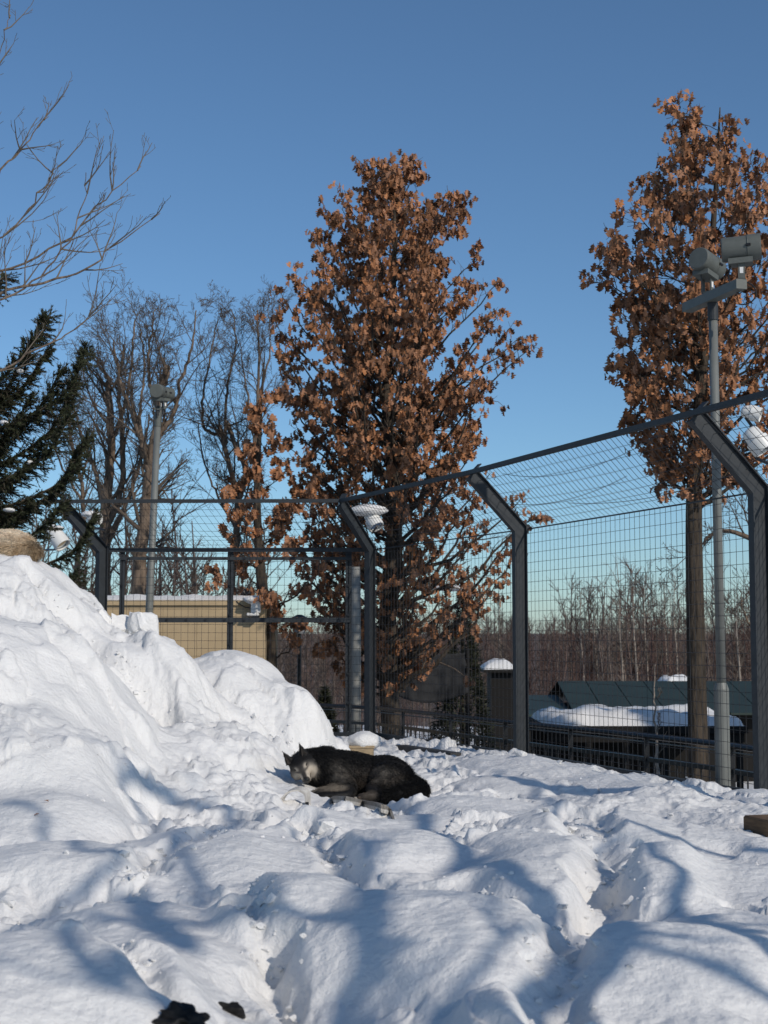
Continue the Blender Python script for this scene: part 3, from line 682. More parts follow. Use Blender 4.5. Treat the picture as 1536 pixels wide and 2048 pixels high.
# net hung beyond the oak
net = thing('shade_net', 'dark hanging net screen between thin posts beyond the brown oak', 'net', P(855, 1400, 33))
Yn = 33.0; xa, xb = P(778, 1350, Yn).x, P(935, 1350, Yn).x; za, zb2 = P(855, 1305, Yn).z, P(855, 1385, Yn).z
n1, n2 = 40, 16; U, W = np.meshgrid(np.linspace(0, 1, n1), np.linspace(0, 1, n2))
NX = xa + (xb - xa) * U; NZ = za + (zb2 - za) * W - .18 * np.sin(math.pi * U) * W - .05 * np.sin(math.pi * U); NY = Yn + .12 * np.sin(U * 9 + W * 2) * W + .06 * gn(U * 8, W * 5, 5)
o = G(); i = np.arange(n2 - 1)[:, None]; j = np.arange(n1 - 1)[None]; o.add(np.stack([NX, NY, NZ], -1), np.stack([i * n1 + j, i * n1 + j + 1, (i + 1) * n1 + j + 1, (i + 1) * n1 + j], -1).reshape(-1, 4)); no = o.build('netting', M_NET, net, smooth=True)
no.modifiers.new('thick', 'SOLIDIFY').thickness = .01
for x in (xa, xb):
    o = G(); o.tube([(x, Yn, lz(x, Yn) - .2), (x, Yn, za + .1)], .05, 10); o.build('post', M_DARKW, net)

# snow-roofed open shed and the long green-roofed building on the right
def roof_snow(parent, xa, xb, ya, yb, z, th, seed):
    n1, n2 = 80, 24; X, Y2 = np.meshgrid(np.linspace(xa, xb, n1), np.linspace(ya, yb, n2))
    e = np.minimum(np.minimum(X - xa, xb - X), np.minimum(Y2 - ya, yb - Y2)); Z = z + th * (1 + .5 * fbm(X * .8, Y2 * .8, seed, 3) + .18 * gn(X * 3, Y2 * 3, seed + 9)) * np.sqrt(np.clip(e / .35, 0, 1))
    o = G(); i = np.arange(n2 - 1)[:, None]; j = np.arange(n1 - 1)[None]; o.add(np.stack([X, Y2, Z], -1), np.stack([i * n1 + j, i * n1 + j + 1, (i + 1) * n1 + j + 1, (i + 1) * n1 + j], -1).reshape(-1, 4)); return o.build('roof_snow', M_SNOW2, parent, smooth=True)
Ys = 31.0; xa, xb = P(1095, 1440, Ys).x, P(1490, 1440, Ys).x; zr = P(1200, 1452, Ys).z
shed = thing('open_shed', 'dark open-sided shed with thick snow on its low roof', 'shed', ((xa + xb) / 2, Ys, lz(xb, Ys)))
o = G(); o.box(((xa + xb) / 2, Ys + 1.8, zr - .08), (xb - xa + .1, 3.7, .14)); o.build('roof', M_DARKW, shed)
roof_snow(shed, xa, xb, Ys, Ys + 3.6, zr, .24, 501)
o = G(); o.beam((xa, Ys + .1, zr - .25), (xb, Ys + .1, zr - .25), .1, .18); o.build('beam', M_DARKW, shed)
o = G(); o.box(((xa + xb) / 2, Ys + 3.5, zr - 1.4), (xb - xa, .1, 2.6)); o.build('back_wall', M_DARKW, shed)
for k in range(6):
    x = xa + .1 + k * (xb - xa - .2) / 5; o = G(); o.box((x, Ys + .12, zr - 1.5), (.12, .12, 2.6)); o.build('post', M_DARKW, shed)
sg = G(); pa = P(1272, 1535, 21.0); sg.box((pa.x, 21.0, -2.05), (.30, .05, .42)); sg.box((pa.x, 20.98, -2.05), (.26, .02, .36))
tag(sg.build('notice_board', M_WHITE), 'blank white board standing behind the handrail', 'board')
Yg = 46.0; xa, xb = P(1040, 1400, Yg).x, P(1580, 1400, Yg).x; ze, zq = P(1200, 1425, Yg).z, P(1200, 1362, Yg + 4).z
gb = thing('green_roofed_building', 'long building with a dark green metal roof beyond the shed', 'building', ((xa + xb) / 2, Yg, lz(xa, Yg)))
o = G(); o.box(((xa + xb) / 2, Yg + 4, (ze - 5) / 2), (xb - xa - .6, 7.4, 5 + ze)); o.build('wall', M_DARKW, gb)
xm = P(1145, 1400, Yg).x
def slope(name, xs, zl, zh):
    a, b = xs; n = max(1, int((b - a) / .9))
    for k in range(n):
        u0, u1 = a + (b - a) * k / n + .015, a + (b - a) * (k + 1) / n - .015
        o = G(); t = .06; v = [(u0, Yg - .3, zl), (u1, Yg - .3, zl), (u1, Yg + 4, zh), (u0, Yg + 4, zh)]; v += [(x, y, z - t) for x, y, z in v]
        v += []; o.add(v, [[0, 1, 2, 3], [7, 6, 5, 4], [0, 4, 5, 1], [1, 5, 6, 2], [2, 6, 7, 3], [3, 7, 4, 0]]); o.build(name, M_GREEN, gb)
slope('roof_sheet', (xa, xm), ze - .05, P(1090, 1390, Yg + 4).z); slope('roof_sheet', (xm, xb), ze, zq)
o = G(); v = [(xm + .02, Yg - .3, ze), (xm + .02, Yg + 4, zq), (xm + .02, Yg + 8.3, ze), (xb, Yg + 8.3, ze), (xb, Yg + 4, zq)]
o.add([(xm, Yg + 4, zq - .02), (xb, Yg + 4, zq - .02), (xb, Yg + 8.3, ze), (xm, Yg + 8.3, ze)], [[0, 1, 2, 3]]); o.build('back_slope', M_GREEN, gb)
roof_snow(gb, P(1320, 1350, Yg + 5).x, P(1420, 1350, Yg + 5).x, Yg + 4.1, Yg + 6, zq - .25, .35, 520)
# small snowy kiosk
Yk = 40.0; p = P(1000, 1350, Yk); kk = thing('small_kiosk', 'small dark kiosk with a snow-covered roof beyond the fence', 'kiosk', (p.x, Yk, lz(p.x, Yk)))
zk = P(1000, 1345, Yk).z; o = G(); o.box((p.x + .05, Yk + .8, (zk - 4.6) / 2), (.6, 1.5, zk + 4.6)); o.build('wall', M_DARKW, kk)
o = G(); o.box((p.x, Yk + .8, zk + .04), (.9, 1.9, .08)); o.build('roof', M_DARKW, kk); roof_snow(kk, p.x - .44, p.x + .44, Yk - .1, Yk + 1.7, zk + .08, .25, 530)

# ------------------------------------------------------------------ things lying in the snow
p = P(724, 1504, 15.0); zs = max(P(724, 1493, 15.0).z, sz(p.x, 15.0) + .10)
bx = thing('timber_box', 'small tan timber box with a snow cap behind the black wolf', 'box', (p.x, 15.0, zs - .2))
for k in range(3):
    o = G(); o.box((p.x, 15 - .10 + k * .1, zs - .09), (.235, .094, .17)); o.build('board', M_PALEW, bx)
o = G(); o.box((p.x, 15, zs + .005), (.255, .31, .024)); o.build('lid', M_PALEW, bx)
snow_lump('snow_cap', (p.x + .03, 15, zs + .05), (.17, .17, .10), 31, bx)
p = hit(1526, 1672); wb = G(); wb.box((p.x + .17, p.y + .14, p.z + .02), (.40, .30, .15), np.array([[.96, .28, 0], [-.28, .96, 0], [0, 0, 1]]))
w = tag(wb.build('timber_beam', M_WOOD), 'brown timber beam end sticking out of the snow', 'timber'); w.modifiers.new('b', 'BEVEL').width = .012

def ribbon(name, pts, wdir, w, t, m, parent=None):
    p = np.asarray(pts, float); wd = np.asarray(wdir, float)
    if wd.ndim == 1: wd = np.broadcast_to(wd, p.shape)
    tg = np.gradient(p, axis=0); tg /= np.linalg.norm(tg, axis=1)[:, None]; wd = wd - (wd * tg).sum(1)[:, None] * tg; wd = wd / np.linalg.norm(wd, axis=1)[:, None]; nn = np.cross(tg, wd)
    ring = np.stack([p + wd * w / 2 + nn * t / 2, p - wd * w / 2 + nn * t / 2, p - wd * w / 2 - nn * t / 2, p + wd * w / 2 - nn * t / 2], 1)
    n = len(p); q = [[i * 4 + k, i * 4 + (k + 1) % 4, (i + 1) * 4 + (k + 1) % 4, (i + 1) * 4 + k] for i in range(n - 1) for k in range(4)] + [[3, 2, 1, 0], [n * 4 - 4, n * 4 - 3, n * 4 - 2, n * 4 - 1]]
    o = G(); o.add(ring.reshape(-1, 3), q); return o.build(name, m, parent)
def spline(pts, n=28):
    p = np.asarray(pts, float); s = np.linspace(0, len(p) - 1, n); out = []
    for x in s:
        i = min(int(x), len(p) - 2); f = x - i; a = p[max(i - 1, 0)]; b = p[i]; c = p[i + 1]; d = p[min(i + 2, len(p) - 1)]
        out.append(.5 * ((2 * b) + (c - a) * f + (2 * a - 5 * b + 4 * c - d) * f * f + (3 * b - a - 3 * c + d) * f ** 3))
    return np.array(out)
def H(px, py, up=0.0, back=0.0):
    q = hit(px, py); return np.array([q.x, q.y + back, q.z + up])
h1 = thing('hoop_band', 'bleached flat band arching out of the snow below the wolf\'s head', 'band', hit(590, 1605))
q = hit(590, 1612); sc_ = q.y / F_PX
pts = spline([q + Vector(v) for v in ((-.10, -.02, -.06), (-.095, 0, .02), (-.05, .03, .085), (.02, .05, .11), (.075, .05, .085), (.085, .04, .02), (.08, .03, -.03))])
ribbon('band', pts, (0.25, 1.0, .15), .10, .012, M_BANDW, h1)
for v in ((-.098, -.052, -.005), (.083, -.01, .005)):
    o = G(); o.box(q + Vector(v), (.022, .012, .045)); o.build('end_clip', M_BLACK, h1)
h2_ = thing('strap_band', 'weathered grey double strap curving down the snow before the wolf\'s paws', 'strap', hit(720, 1612))
for nm, dz, m, w_ in (('strap', .026, M_BAND, .026), ('strap', .002, M_BANDW, .024)):
    pts = spline([H(661, 1612, dz - .02), H(664, 1606, dz, .05), H(690, 1605, dz), H(725, 1611, dz), H(758, 1619, dz), H(780, 1628, dz - .01), H(790, 1646, dz - .05)]); ribbon(nm, pts, (0.0, -.35, .94), w_, .014, m, h2_)
pl = G(); pl.box(H(722, 1600, .012), (.26, .09, .016), np.array([[.99, 0, -.05], [0, 1, 0], [.05, 0, .99]])); pl.build('pale_slat', M_BANDW, h2_)
# dark cavities under the nearest bank: their shade put in as near-black lumps
for lab, px, py, sx, sy, s2, sd in (('dark wet timber showing in the larger gap at the picture\'s lower edge', 362, 2048, .085, .05, .040, 41), ('black lump for the shade in the smaller gap under the nearest bank', 462, 2024, .045, .035, .026, 43)):
    q = hit(px, py); lump = snow_lump('gap_shade_lump', (q.x, q.y, q.z), (sx, sy, s2), sd, None, M_GAPSHADE, 4)
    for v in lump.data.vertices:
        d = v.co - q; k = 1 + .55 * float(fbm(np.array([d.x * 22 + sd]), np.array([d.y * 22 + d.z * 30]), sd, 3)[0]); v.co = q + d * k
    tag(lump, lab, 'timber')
# broken snow blocks on the heap
def snow_block(label, c, size, seed, rot):
    rg = np.random.default_rng(seed); import bmesh
    bm = bmesh.new(); pts = rg.uniform(-1, 1, (26, 3)); pts = pts / np.abs(pts).max(1)[:, None] * rg.uniform(.8, 1, (26, 1))
    for q in pts: bm.verts.new(q)
    bmesh.ops.convex_hull(bm, input=bm.verts); bmesh.ops.delete(bm, geom=[v for v in bm.verts if not v.link_faces], context='VERTS')
    bmesh.ops.subdivide_edges(bm, edges=bm.edges, cuts=3, use_grid_fill=True)
    V = np.array([v.co[:] for v in bm.verts]); k = .09 * fbm(V[:, 0] * 2 + V[:, 2], V[:, 1] * 2 - V[:, 2], seed, 4)
    V = V * (1 + k)[:, None] * np.asarray(size)
    R = np.array(Matrix.Rotation(rot, 3, 'Z') @ Matrix.Rotation(rot * .4, 3, 'Y'))
    for v, q in zip(bm.verts, V @ R.T): v.co = q
    me = bpy.data.meshes.new('snow_block'); bm.to_mesh(me); bm.free(); me.materials.append(M_SNOW)
    return tag(link('snow_block', me, None, c), label, 'snow block', 'broken blocks of snow')
snow_block('large angular snow block on the heap crest before the hut', P(286, 1258, 13.3), (.14, .13, .16), 4, .3)
snow_block('rounded snow lump on a drift at the foot of a fence post', hit(1040, 1512), (.045, .05, .045), 6, 1.0)
snow_block('jagged snow chunk left of the large block on the heap', P(205, 1246, 13.4), (.17, .14, .10), 8, .9)
snow_block('low snow chunk beside the left corner fence post', P(240, 1262, 13.4), (.12, .12, .11), 9, 2.0)
snow_block('fist-sized snow lump before the wolf straps', hit(651, 1655), (.06, .06, .05), 12, .4)
# ------------------------------------------------------------------ trees
M_BARK = mat('oak_bark', (0.085, 0.066, 0.048), 0.9, col2=(0.018, 0.015, 0.012), nscale=7, stretch=(2.6, 2.6, .45), bump=0.05, bscale=7)
M_BARK2 = mat('grey_bark', (0.22, 0.165, 0.12), 0.9, col2=(0.07, 0.052, 0.04), nscale=7, stretch=(2.4, 2.4, .5), bump=0.04, bscale=7)
M_TWIG = mat('twig_bark', (0.125, 0.098, 0.076), 0.85, noise=0.4, nscale=5)
M_TWIGP = mat('pale_twig_bark', (0.16, 0.135, 0.11), 0.85, noise=0.4, nscale=5)
M_BIRCH = mat('birch_bark', (0.36, 0.31, 0.26), 0.8, col2=(0.20, 0.17, 0.14), nscale=5, stretch=(1, 1, 4))
M_FAR = mat('far_twigs', (0, 0, 0), 0.9, attr=True)
M_LEAF = mat('dead_oak_leaf', (0, 0, 0), 0.75, attr=True, noise=0.25, nscale=30, spec=0.2)
M_LEAF1 = mat('dead_oak_leaf_single', (0.345, 0.165, 0.085), 0.75, noise=0.4, nscale=12, spec=0.2)
M_NEEDLE = mat('spruce_needles', (0, 0, 0), 0.7, attr=True, spec=0.25)

def ortho(d, rng):
    r = rng.normal(size=3); r -= (r @ d) * d; return nrm(r)
def grow(G_by, p, d, L, r, lvl, pr, rng, leafpts=None):
    """one limb and, recursively, its branches; G_by: one G per level class"""
    n = max(4, int(L / pr['seg'][lvl])); st = L / n; pts = [np.array(p, float)]; dirs = [nrm(d)]
    wob, trop = pr['wob'][lvl], pr['trop'][lvl]
    for i in range(n):
        d = nrm(dirs[-1] + rng.normal(size=3) * wob + np.array([0, 0, trop])); dirs.append(d); pts.append(pts[-1] + d * st)
    end = pr['taper'][lvl]; rad = r * (1 - (1 - end) * np.linspace(0, 1, n + 1) ** 0.9)
    G_by[min(lvl, len(G_by) - 1)].tube(pts, np.maximum(rad, pr['rmin']), pr['sides'][lvl], cap=(lvl == 0))
    if lvl + 1 < len(pr['n']):
        for k in range(pr['n'][lvl + 1]):
            t = pr['from'][lvl] + (1 - pr['from'][lvl]) * (k + rng.uniform(0, 1)) / pr['n'][lvl + 1]
            x = min(t * n, n - 1e-6); i = int(x); q = pts[i] + (pts[i + 1] - pts[i]) * (x - i)
            ang = math.radians(rng.uniform(*pr['ang'][lvl + 1])); nd = nrm(dirs[i + 1] * math.cos(ang) + ortho(dirs[i + 1], rng) * math.sin(ang))
            grow(G_by, q, nd, L * rng.uniform(*pr['len'][lvl + 1]) * (1 - 0.45 * t), max(rad[i] * pr['rr'][lvl + 1], pr['rmin']), lvl + 1, pr, rng, leafpts)
    return pts
BARE = dict(seg=[.3, .22, .16, .12, .1], wob=[.06, .13, .15, .17, .17], trop=[.02, .06, .06, .05, .04], taper=[.45, .3, .3, .4, .5], rmin=.0036, sides=[10, 6, 4, 3, 3],
            n=[1, 7, 5, 4, 3], ang=[(0, 0), (25, 55), (25, 60), (25, 60), (25, 60)], len=[(1, 1), (.45, .75), (.45, .7), (.4, .7), (.35, .7)], rr=[1, .55, .5, .5, .6])
BARE['from'] = [.3, .2, .15, .1, .1]
def bare_tree(label, limbs, seed, pr=BARE, bark=M_BARK2, twig=M_TWIG, group='bare trees', name='bare_tree'):
    """limbs: list of (points, r0, r1): the stems one can follow in the photo; branches grow from them"""
    rng = np.random.default_rng(seed); p0 = limbs[0][0][0]
    t = thing(name, label, 'tree', tuple(p0), group)
    gb = [G(), G(), G()]; trunk = G()
    for li, (pts, r0, r1) in enumerate(limbs):
        P_ = spline([np.array(q) for q in pts], 26); P_ += rng.normal(size=P_.shape) * .012
        rad = np.linspace(r0, r1, len(P_)); (trunk if li == 0 else gb[0]).tube(P_, rad, 12 if r0 > .08 else 7)
        Ltot = np.linalg.norm(np.diff(P_, axis=0), axis=1).sum()
        nb = max(3, int(pr.get('dens', 3.0) * Ltot))
        for k in range(nb):
            u = pr.get('bfrom', .35) + (1 - pr.get('bfrom', .35)) * (k + rng.uniform()) / nb; i = min(int(u * 25), 24)
            d = nrm(P_[i + 1] - P_[i]); ang = math.radians(rng.uniform(25, 60)); nd = nrm(d * math.cos(ang) + ortho(d, rng) * math.sin(ang) + np.array([0, 0, .25]))
            grow(gb, P_[i], nd, pr.get('bl', 1.7) * rng.uniform(.5, 1.1) * (1.15 - .5 * u), max(rad[i] * .42, .008), 1, pr, rng)
    trunk.build('trunk', bark, t, smooth=True)
    for nm, gg, m in (('limbs', gb[0], bark), ('branches', gb[1], twig), ('twigs', gb[2], twig)):
        if gg.V or gg.pend: tag(gg.build(nm, m, t, smooth=True), kind=None if nm == 'limbs' else 'stuff')
    return t

LEAF_V = np.array([(0, 0), (0, .35), (0, .65), (0, 1), (-.2, .18), (-.1, .33), (-.36, .5), (-.14, .64), (-.24, .8), (.2, .18), (.1, .33), (.36, .5), (.14, .64), (.24, .8)], float)
LEAF_T = np.array([(0, 5, 4), (0, 1, 5), (1, 6, 5), (1, 7, 6), (1, 2, 7), (2, 8, 7), (2, 3, 8), (0, 9, 10), (0, 10, 1), (1, 10, 11), (1, 11, 12), (1, 12, 2), (2, 12, 13), (2, 13, 3)])
LEAF3 = np.column_stack([LEAF_V[:, 0], LEAF_V[:, 1], .55 * np.abs(LEAF_V[:, 0]) - .22 * (LEAF_V[:, 1] - .3) ** 2])
def leaf_frames(pos, rng, size):
    n = len(pos); ax = np.column_stack([rng.normal(0, .34, n), rng.normal(0, .34, n), -np.ones(n)]); ax /= np.linalg.norm(ax, axis=1)[:, None]
    r = rng.normal(size=(n, 3)); x = np.cross(ax, r); x /= np.linalg.norm(x, axis=1)[:, None]; z = np.cross(x, ax)
    s = rng.uniform(*size, n); return ax, x, z, s
def leaves_mesh(pos, rng, size, dark=0.0):
    ax, x, z, s = leaf_frames(pos, rng, size); n = len(pos)
    curl = rng.uniform(.4, 1.8, n)
    L = LEAF3
    V = pos[:, None] + s[:, None, None] * (L[None, :, 0, None] * x[:, None] * 1.45 + L[None, :, 1, None] * ax[:, None] + (L[None, :, 2, None] * curl[:, None, None]) * z[:, None])
    T = (LEAF_T[None] + (np.arange(n) * len(L))[:, None, None]).reshape(-1, 3)
    base = np.array([0.345, 0.165, 0.085]); v = rng.uniform(.5, 1.3, n) * np.clip(1 + .55 * gn(pos[:, 0] * 1.7 + pos[:, 1], pos[:, 2] * 1.7 - pos[:, 1] * .6, 5), .5, 1.4); hue = rng.uniform(-1, 1, n)
    C = base[None] * v[:, None] * np.column_stack([1 + .08 * hue, 1 - .02 * hue, 1 - .2 * hue])
    g = G(); g.add(V.reshape(-1, 3), None, T, np.repeat(C, len(L), axis=0)); return g
LEAF_ME = None
def oak(label, px0, Y, env, seed, nprim, r0, leaf=(.11, .17), zlow=None, single=220, dens=1.0, trunk_pts=None, ncl=(4, 8), yaw=0, secn=8, thin=(-99, 1)):
    """oak that kept its dead leaves; env rows: (py, left px, right px) of the crown outline"""
    global LEAF_ME
    rng = np.random.default_rng(seed); e = np.array(env, float); x0 = P(px0, 1200, Y).x
    ez = np.array([P(px0, a, Y).z for a in e[:, 0]]); el = (px0 - e[:, 1]) * Y / F_PX; er = (e[:, 2] - px0) * Y / F_PX
    o_ = np.argsort(ez); ez, el, er = ez[o_], el[o_], er[o_]
    zb = lz(x0, Y) - .1; zt = ez[-1]
    t = thing('leafy_oak', label, 'tree', (x0, Y, zb), 'oaks that kept their brown leaves')
    n = 40; zz = np.linspace(zb, zt - .25, n); ctr = np.interp(zz, ez, (er - el) / 2) * .35 * sst(ez[0], zt, zz)
    tp = np.column_stack([x0 + ctr + .05 * np.sin(zz * 1.3 + seed), np.full(n, Y) + .05 * np.cos(zz * 1.1), zz])
    if trunk_pts is not None: tp = spline([np.array(q) for q in trunk_pts], n); zz = tp[:, 2]
    rad = r0 * np.interp(np.linspace(0, 1, n), [0, .04, .35, .7, 1], [1.35, 1.05, .82, .42, .06])
    g = G(); g.tube(tp, rad, 14); g.build('trunk', M_BARK, t, smooth=True)
    gb = [G(), G(), G()]; LP = []
    w = np.maximum(el + er, .1); zs = np.linspace(ez[0], zt, 300); cw = np.cumsum(np.interp(zs, ez, w) ** .75 * (.75 + .5 * np.linspace(0, 1, 300))); cw /= cw[-1]
    for k in range(nprim):
        z_t = np.interp((k + rng.uniform()) / nprim, cw, zs); ph = yaw + k * 2.39996 + rng.normal(0, .25)
        c, s = math.cos(ph), math.sin(ph); L_, R_ = np.interp(z_t, ez, el), np.interp(z_t, ez, er)
        ex = (R_ if c > 0 else L_); ey = max(.5 * (L_ + R_), .12); ex = ex if abs(ex) > .1 else .1
        cx = 0.0
        if ex < 0: cx = -ex if c > 0 else ex; ex = .15
        R = 1 / math.sqrt((c / ex) ** 2 + (s / ey) ** 2) * rng.uniform(.85, 1.05) * (1 if rng.uniform() > .3 else rng.uniform(.35, .8))
        z_s = max(z_t - R * rng.uniform(.55, 1.0) - .15, zz[0] + (ez[0] - zz[0]) * .75 if zlow is None else zlow)
        z_s = min(z_s, zt - .4)
        a = np.array([np.interp(z_s, zz, tp[:, i]) for i in range(3)]); bx = np.interp(z_t, zz, tp[:, 0]) if False else x0
        b = np.array([bx + R * c + (cx if ex == .15 else 0), Y + R * s, z_t])
        m = a * .45 + b * .55 + np.array([0, 0, -.12 * R]) + rng.normal(size=3) * .06
        pts = spline([a, m, b], 10); pts[1:-1] += rng.normal(size=(8, 3)) * .03
        rb = max(.012, .30 * np.interp(z_s, zz, rad)) * min(1.2, .35 + R * .4); rr = np.linspace(rb, .006, 10)
        gb[0].tube(pts, rr, 6); bd_ = dens * rng.uniform(.4, 1.12) * (thin[1] if z_t < thin[0] else 1)
        for q in range(secn):
            u = .22 + .78 * (q + rng.uniform()) / secn; i = min(int(u * 9), 8); d = nrm(pts[i + 1] - pts[i])
            ang = math.radians(rng.uniform(25, 65)); nd = nrm(d * math.cos(ang) + ortho(d, rng) * math.sin(ang) + np.array([0, 0, .15]))
            L2 = (.20 + .30 * R * (1.15 - u)) * rng.uniform(.5, 1.1); p2 = pts[i] + (pts[i + 1] - pts[i]) * (u * 9 - i)
            sp = [p2]; dd = nd
            for _ in range(4): dd = nrm(dd + rng.normal(size=3) * .18 + np.array([0, 0, .06])); sp.append(sp[-1] + dd * L2 / 4)
            gb[1].tube(sp, np.linspace(max(rr[i] * .5, .006), .004, 5), 4, cap=False)
            for h in range(3):
                v = rng.uniform(.35, 1); bp = sp[min(int(v * 4), 3)]; d3 = nrm(dd + rng.normal(size=3) * .7); L3 = rng.uniform(.08, .22)
                tw = [bp, bp + d3 * L3 * .5, bp + d3 * L3 + np.array([0, 0, .01])]
                gb[2].tube(tw, [.004, .0035, .003], 3, cap=False)
                if rng.uniform() < bd_: LP.append(tw[2])
            if rng.uniform() < bd_: LP.append(sp[-1])
        if rng.uniform() < dens: LP.append(pts[-1]); LP.append(pts[-2])
    for nm, gg in (('limbs', gb[0]), ('branches', gb[1]), ('twigs', gb[2])): tag(gg.build(nm, M_BARK if nm == 'limbs' else M_TWIG, t, smooth=True), kind=None if nm == 'limbs' else 'stuff')
    LP = np.array(LP); cnt = rng.integers(ncl[0], ncl[1] + 1, len(LP)); pos = np.repeat(LP, cnt, axis=0); pos = pos + rng.normal(size=pos.shape) * np.array([.045, .045, .035])
    ns = min(single, len(pos) // 4)
    order = np.argsort(pos[:, 1] + rng.uniform(0, .8, len(pos))); near, rest = pos[order[:ns]], pos[order[ns:]]
    tag(leaves_mesh(rest, rng, leaf).build('foliage', M_LEAF, t), kind='stuff')
    if LEAF_ME is None:
        LEAF_ME = bpy.data.meshes.new('leaf'); LEAF_ME.from_pydata([tuple(v) for v in LEAF3], [], [tuple(int(i) for i in f) for f in LEAF_T]); LEAF_ME.materials.append(M_LEAF1)
    ax, x, z, s = leaf_frames(near, rng, leaf)
    for i in range(len(near)):
        ob = bpy.data.objects.new('leaf', LEAF_ME); SC.collection.objects.link(ob); ob.parent = t
        M = np.eye(4); M[:3, 0] = x[i] * s[i]; M[:3, 1] = ax[i] * s[i]; M[:3, 2] = z[i] * s[i]; M[:3, 3] = near[i] - np.array(t.location); ob.matrix_local = Matrix(M.tolist())
    return t

oak('tall brown-leaved oak in the middle behind the fence corner', 780, 27.0,
    [(305, 850, 868), (345, 790, 905), (385, 655, 938), (440, 640, 950), (500, 610, 975), (560, 575, 1010), (620, 550, 1045), (700, 542, 1052), (780, 535, 1010), (850, 540, 985), (920, 590, 950), (980, 600, 1060), (1040, 590, 1085), (1110, 590, 1065), (1180, 610, 1010), (1260, 640, 930), (1330, 690, 900)],
    11, 175, 0.19, leaf=(.085, .15), secn=9, dens=.84, ncl=(3, 6), thin=(P(780, 860, 27).z, .72))
oak('brown-leaved oak at the right edge behind the light mast', 1396, 20.0,
    [(205, 1432, 1448), (270, 1390, 1495), (330, 1300, 1545), (420, 1290, 1600), (480, 1200, 1640), (560, 1225, 1640), (640, 1245, 1650), (720, 1255, 1640), (780, 1232, 1640), (840, 1245, 1600), (900, 1290, 1540), (960, 1330, 1500)],
    23, 92, 0.130, leaf=(.075, .14), secn=9, dens=.62, ncl=(3, 6),
    trunk_pts=[(P(1398, 1500, 20).x, 20, lz(4.2, 20) - .1), P(1392, 1300, 20), P(1388, 1000, 20), P(1400, 800, 20), P(1415, 600, 20), P(1430, 400, 20), P(1440, 215, 20)])
oak('smaller brown-leaved oak beside the beige hut, left of the tall one', 527, 25.8,
    [(760, 500, 560), (860, 490, 585), (930, 440, 600), (1000, 432, 640), (1080, 440, 660), (1150, 432, 660), (1220, 470, 640), (1270, 520, 600)],
    37, 22, 0.12, secn=5, dens=.62, single=120, trunk_pts=[(P(545, 1400, 25.8).x, 25.8, -3.2), P(540, 1300, 25.8), P(522, 1150, 25.8), P(514, 1000, 25.8), P(520, 850, 25.8), P(530, 700, 25.8)])

# bare trees behind the left fence panel: stems followed from the photo
B = dict(BARE); B.update(dens=2.4, bl=1.6, bfrom=.25, rmin=.0032, n=[1, 8, 6, 5, 3])
def stem(Y, *pp): return [np.array(P(a, b, Y)) for a, b in pp]
def rooted(pts): p = pts[0].copy(); p[2] = lz(p[0], p[1]) - .1; return [p] + pts
bare_tree('bare pollarded tree behind the left corner post', [
    (rooted(stem(29, (208, 1200), (212, 1020), (222, 900), (218, 790), (215, 750))), 0.136, 0.048),
    (stem(29, (214, 1060), (245, 960), (243, 860), (238, 760), (250, 690)), 0.072, 0.024),
    (stem(29, (225, 880), (250, 810), (262, 740), (270, 640)), 0.048, 0.016), (stem(29, (208, 1010), (190, 940), (160, 860), (140, 780)), 0.056, 0.016),
    (stem(29, (212, 1100), (270, 960), (285, 880), (262, 800)), 0.048, 0.024)], 51, B)
bare_tree('bare tree with a cut pale stub beside the slim left mast', [
    (rooted(stem(28, (276, 1200), (290, 1040), (300, 940), (312, 860), (322, 780))), 0.152, 0.064),
    (stem(28, (322, 790), (332, 745), (334, 735)), 0.072, 0.068), (stem(28, (300, 950), (282, 880), (262, 820), (240, 760), (225, 680)), 0.072, 0.016),
    (stem(28, (314, 870), (345, 830), (362, 760), (385, 690), (392, 620)), 0.056, 0.012), (stem(28, (318, 830), (300, 760), (298, 700), (310, 620)), 0.048, 0.012),
    (stem(28, (305, 930), (280, 840), (290, 740), (280, 650)), 0.040, 0.012)], 52, B)
bare_tree('bare tree with twin cut stems left of the brown oaks', [
    (rooted(stem(30, (462, 1200), (476, 1060), (470, 980), (450, 900), (440, 850))), 0.088, 0.040),
    (stem(30, (478, 1000), (490, 940), (462, 870), (458, 850)), 0.056, 0.048), (stem(30, (445, 870), (410, 860), (405, 800), (420, 720), (435, 640)), 0.040, 0.012),
    (stem(30, (450, 890), (455, 780), (470, 690), (465, 620)), 0.036, 0.010), (stem(30, (476, 1060), (440, 1000), (410, 930), (395, 840)), 0.032, 0.010)], 53, B)
bare_tree('slender bare tree rising just left of the tall oak crown', [
    (rooted(stem(34, (520, 1200), (515, 1000), (512, 860), (518, 740), (515, 620))), 0.088, 0.016),
    (stem(34, (512, 860), (490, 760), (480, 680)), 0.032, 0.008), (stem(34, (516, 800), (540, 700), (535, 610)), 0.032, 0.008)], 54, B)
bare_tree('thin bare tree between spruce and pollarded tree', [
    (rooted(stem(33, (150, 1200), (165, 1050), (160, 950), (140, 860), (135, 760))), 0.080, 0.016),
    (stem(33, (162, 960), (185, 880), (190, 800)), 0.032, 0.010), (stem(33, (160, 1000), (110, 900), (95, 820)), 0.032, 0.010)], 55, B)
Br = dict(BARE); Br.update(dens=1.8, bl=1.3, bfrom=.2)
bare_tree('bare tree half hidden by the right-hand post', [
    (rooted(stem(24, (1560, 1400), (1540, 1150), (1500, 1080), (1440, 1060), (1405, 1090))), 0.072, 0.024), (stem(24, (1545, 1150), (1500, 1000), (1470, 900)), 0.040, 0.008),
    (stem(24, (1550, 1200), (1500, 1250), (1480, 1180)), 0.032, 0.008)], 56, Br)

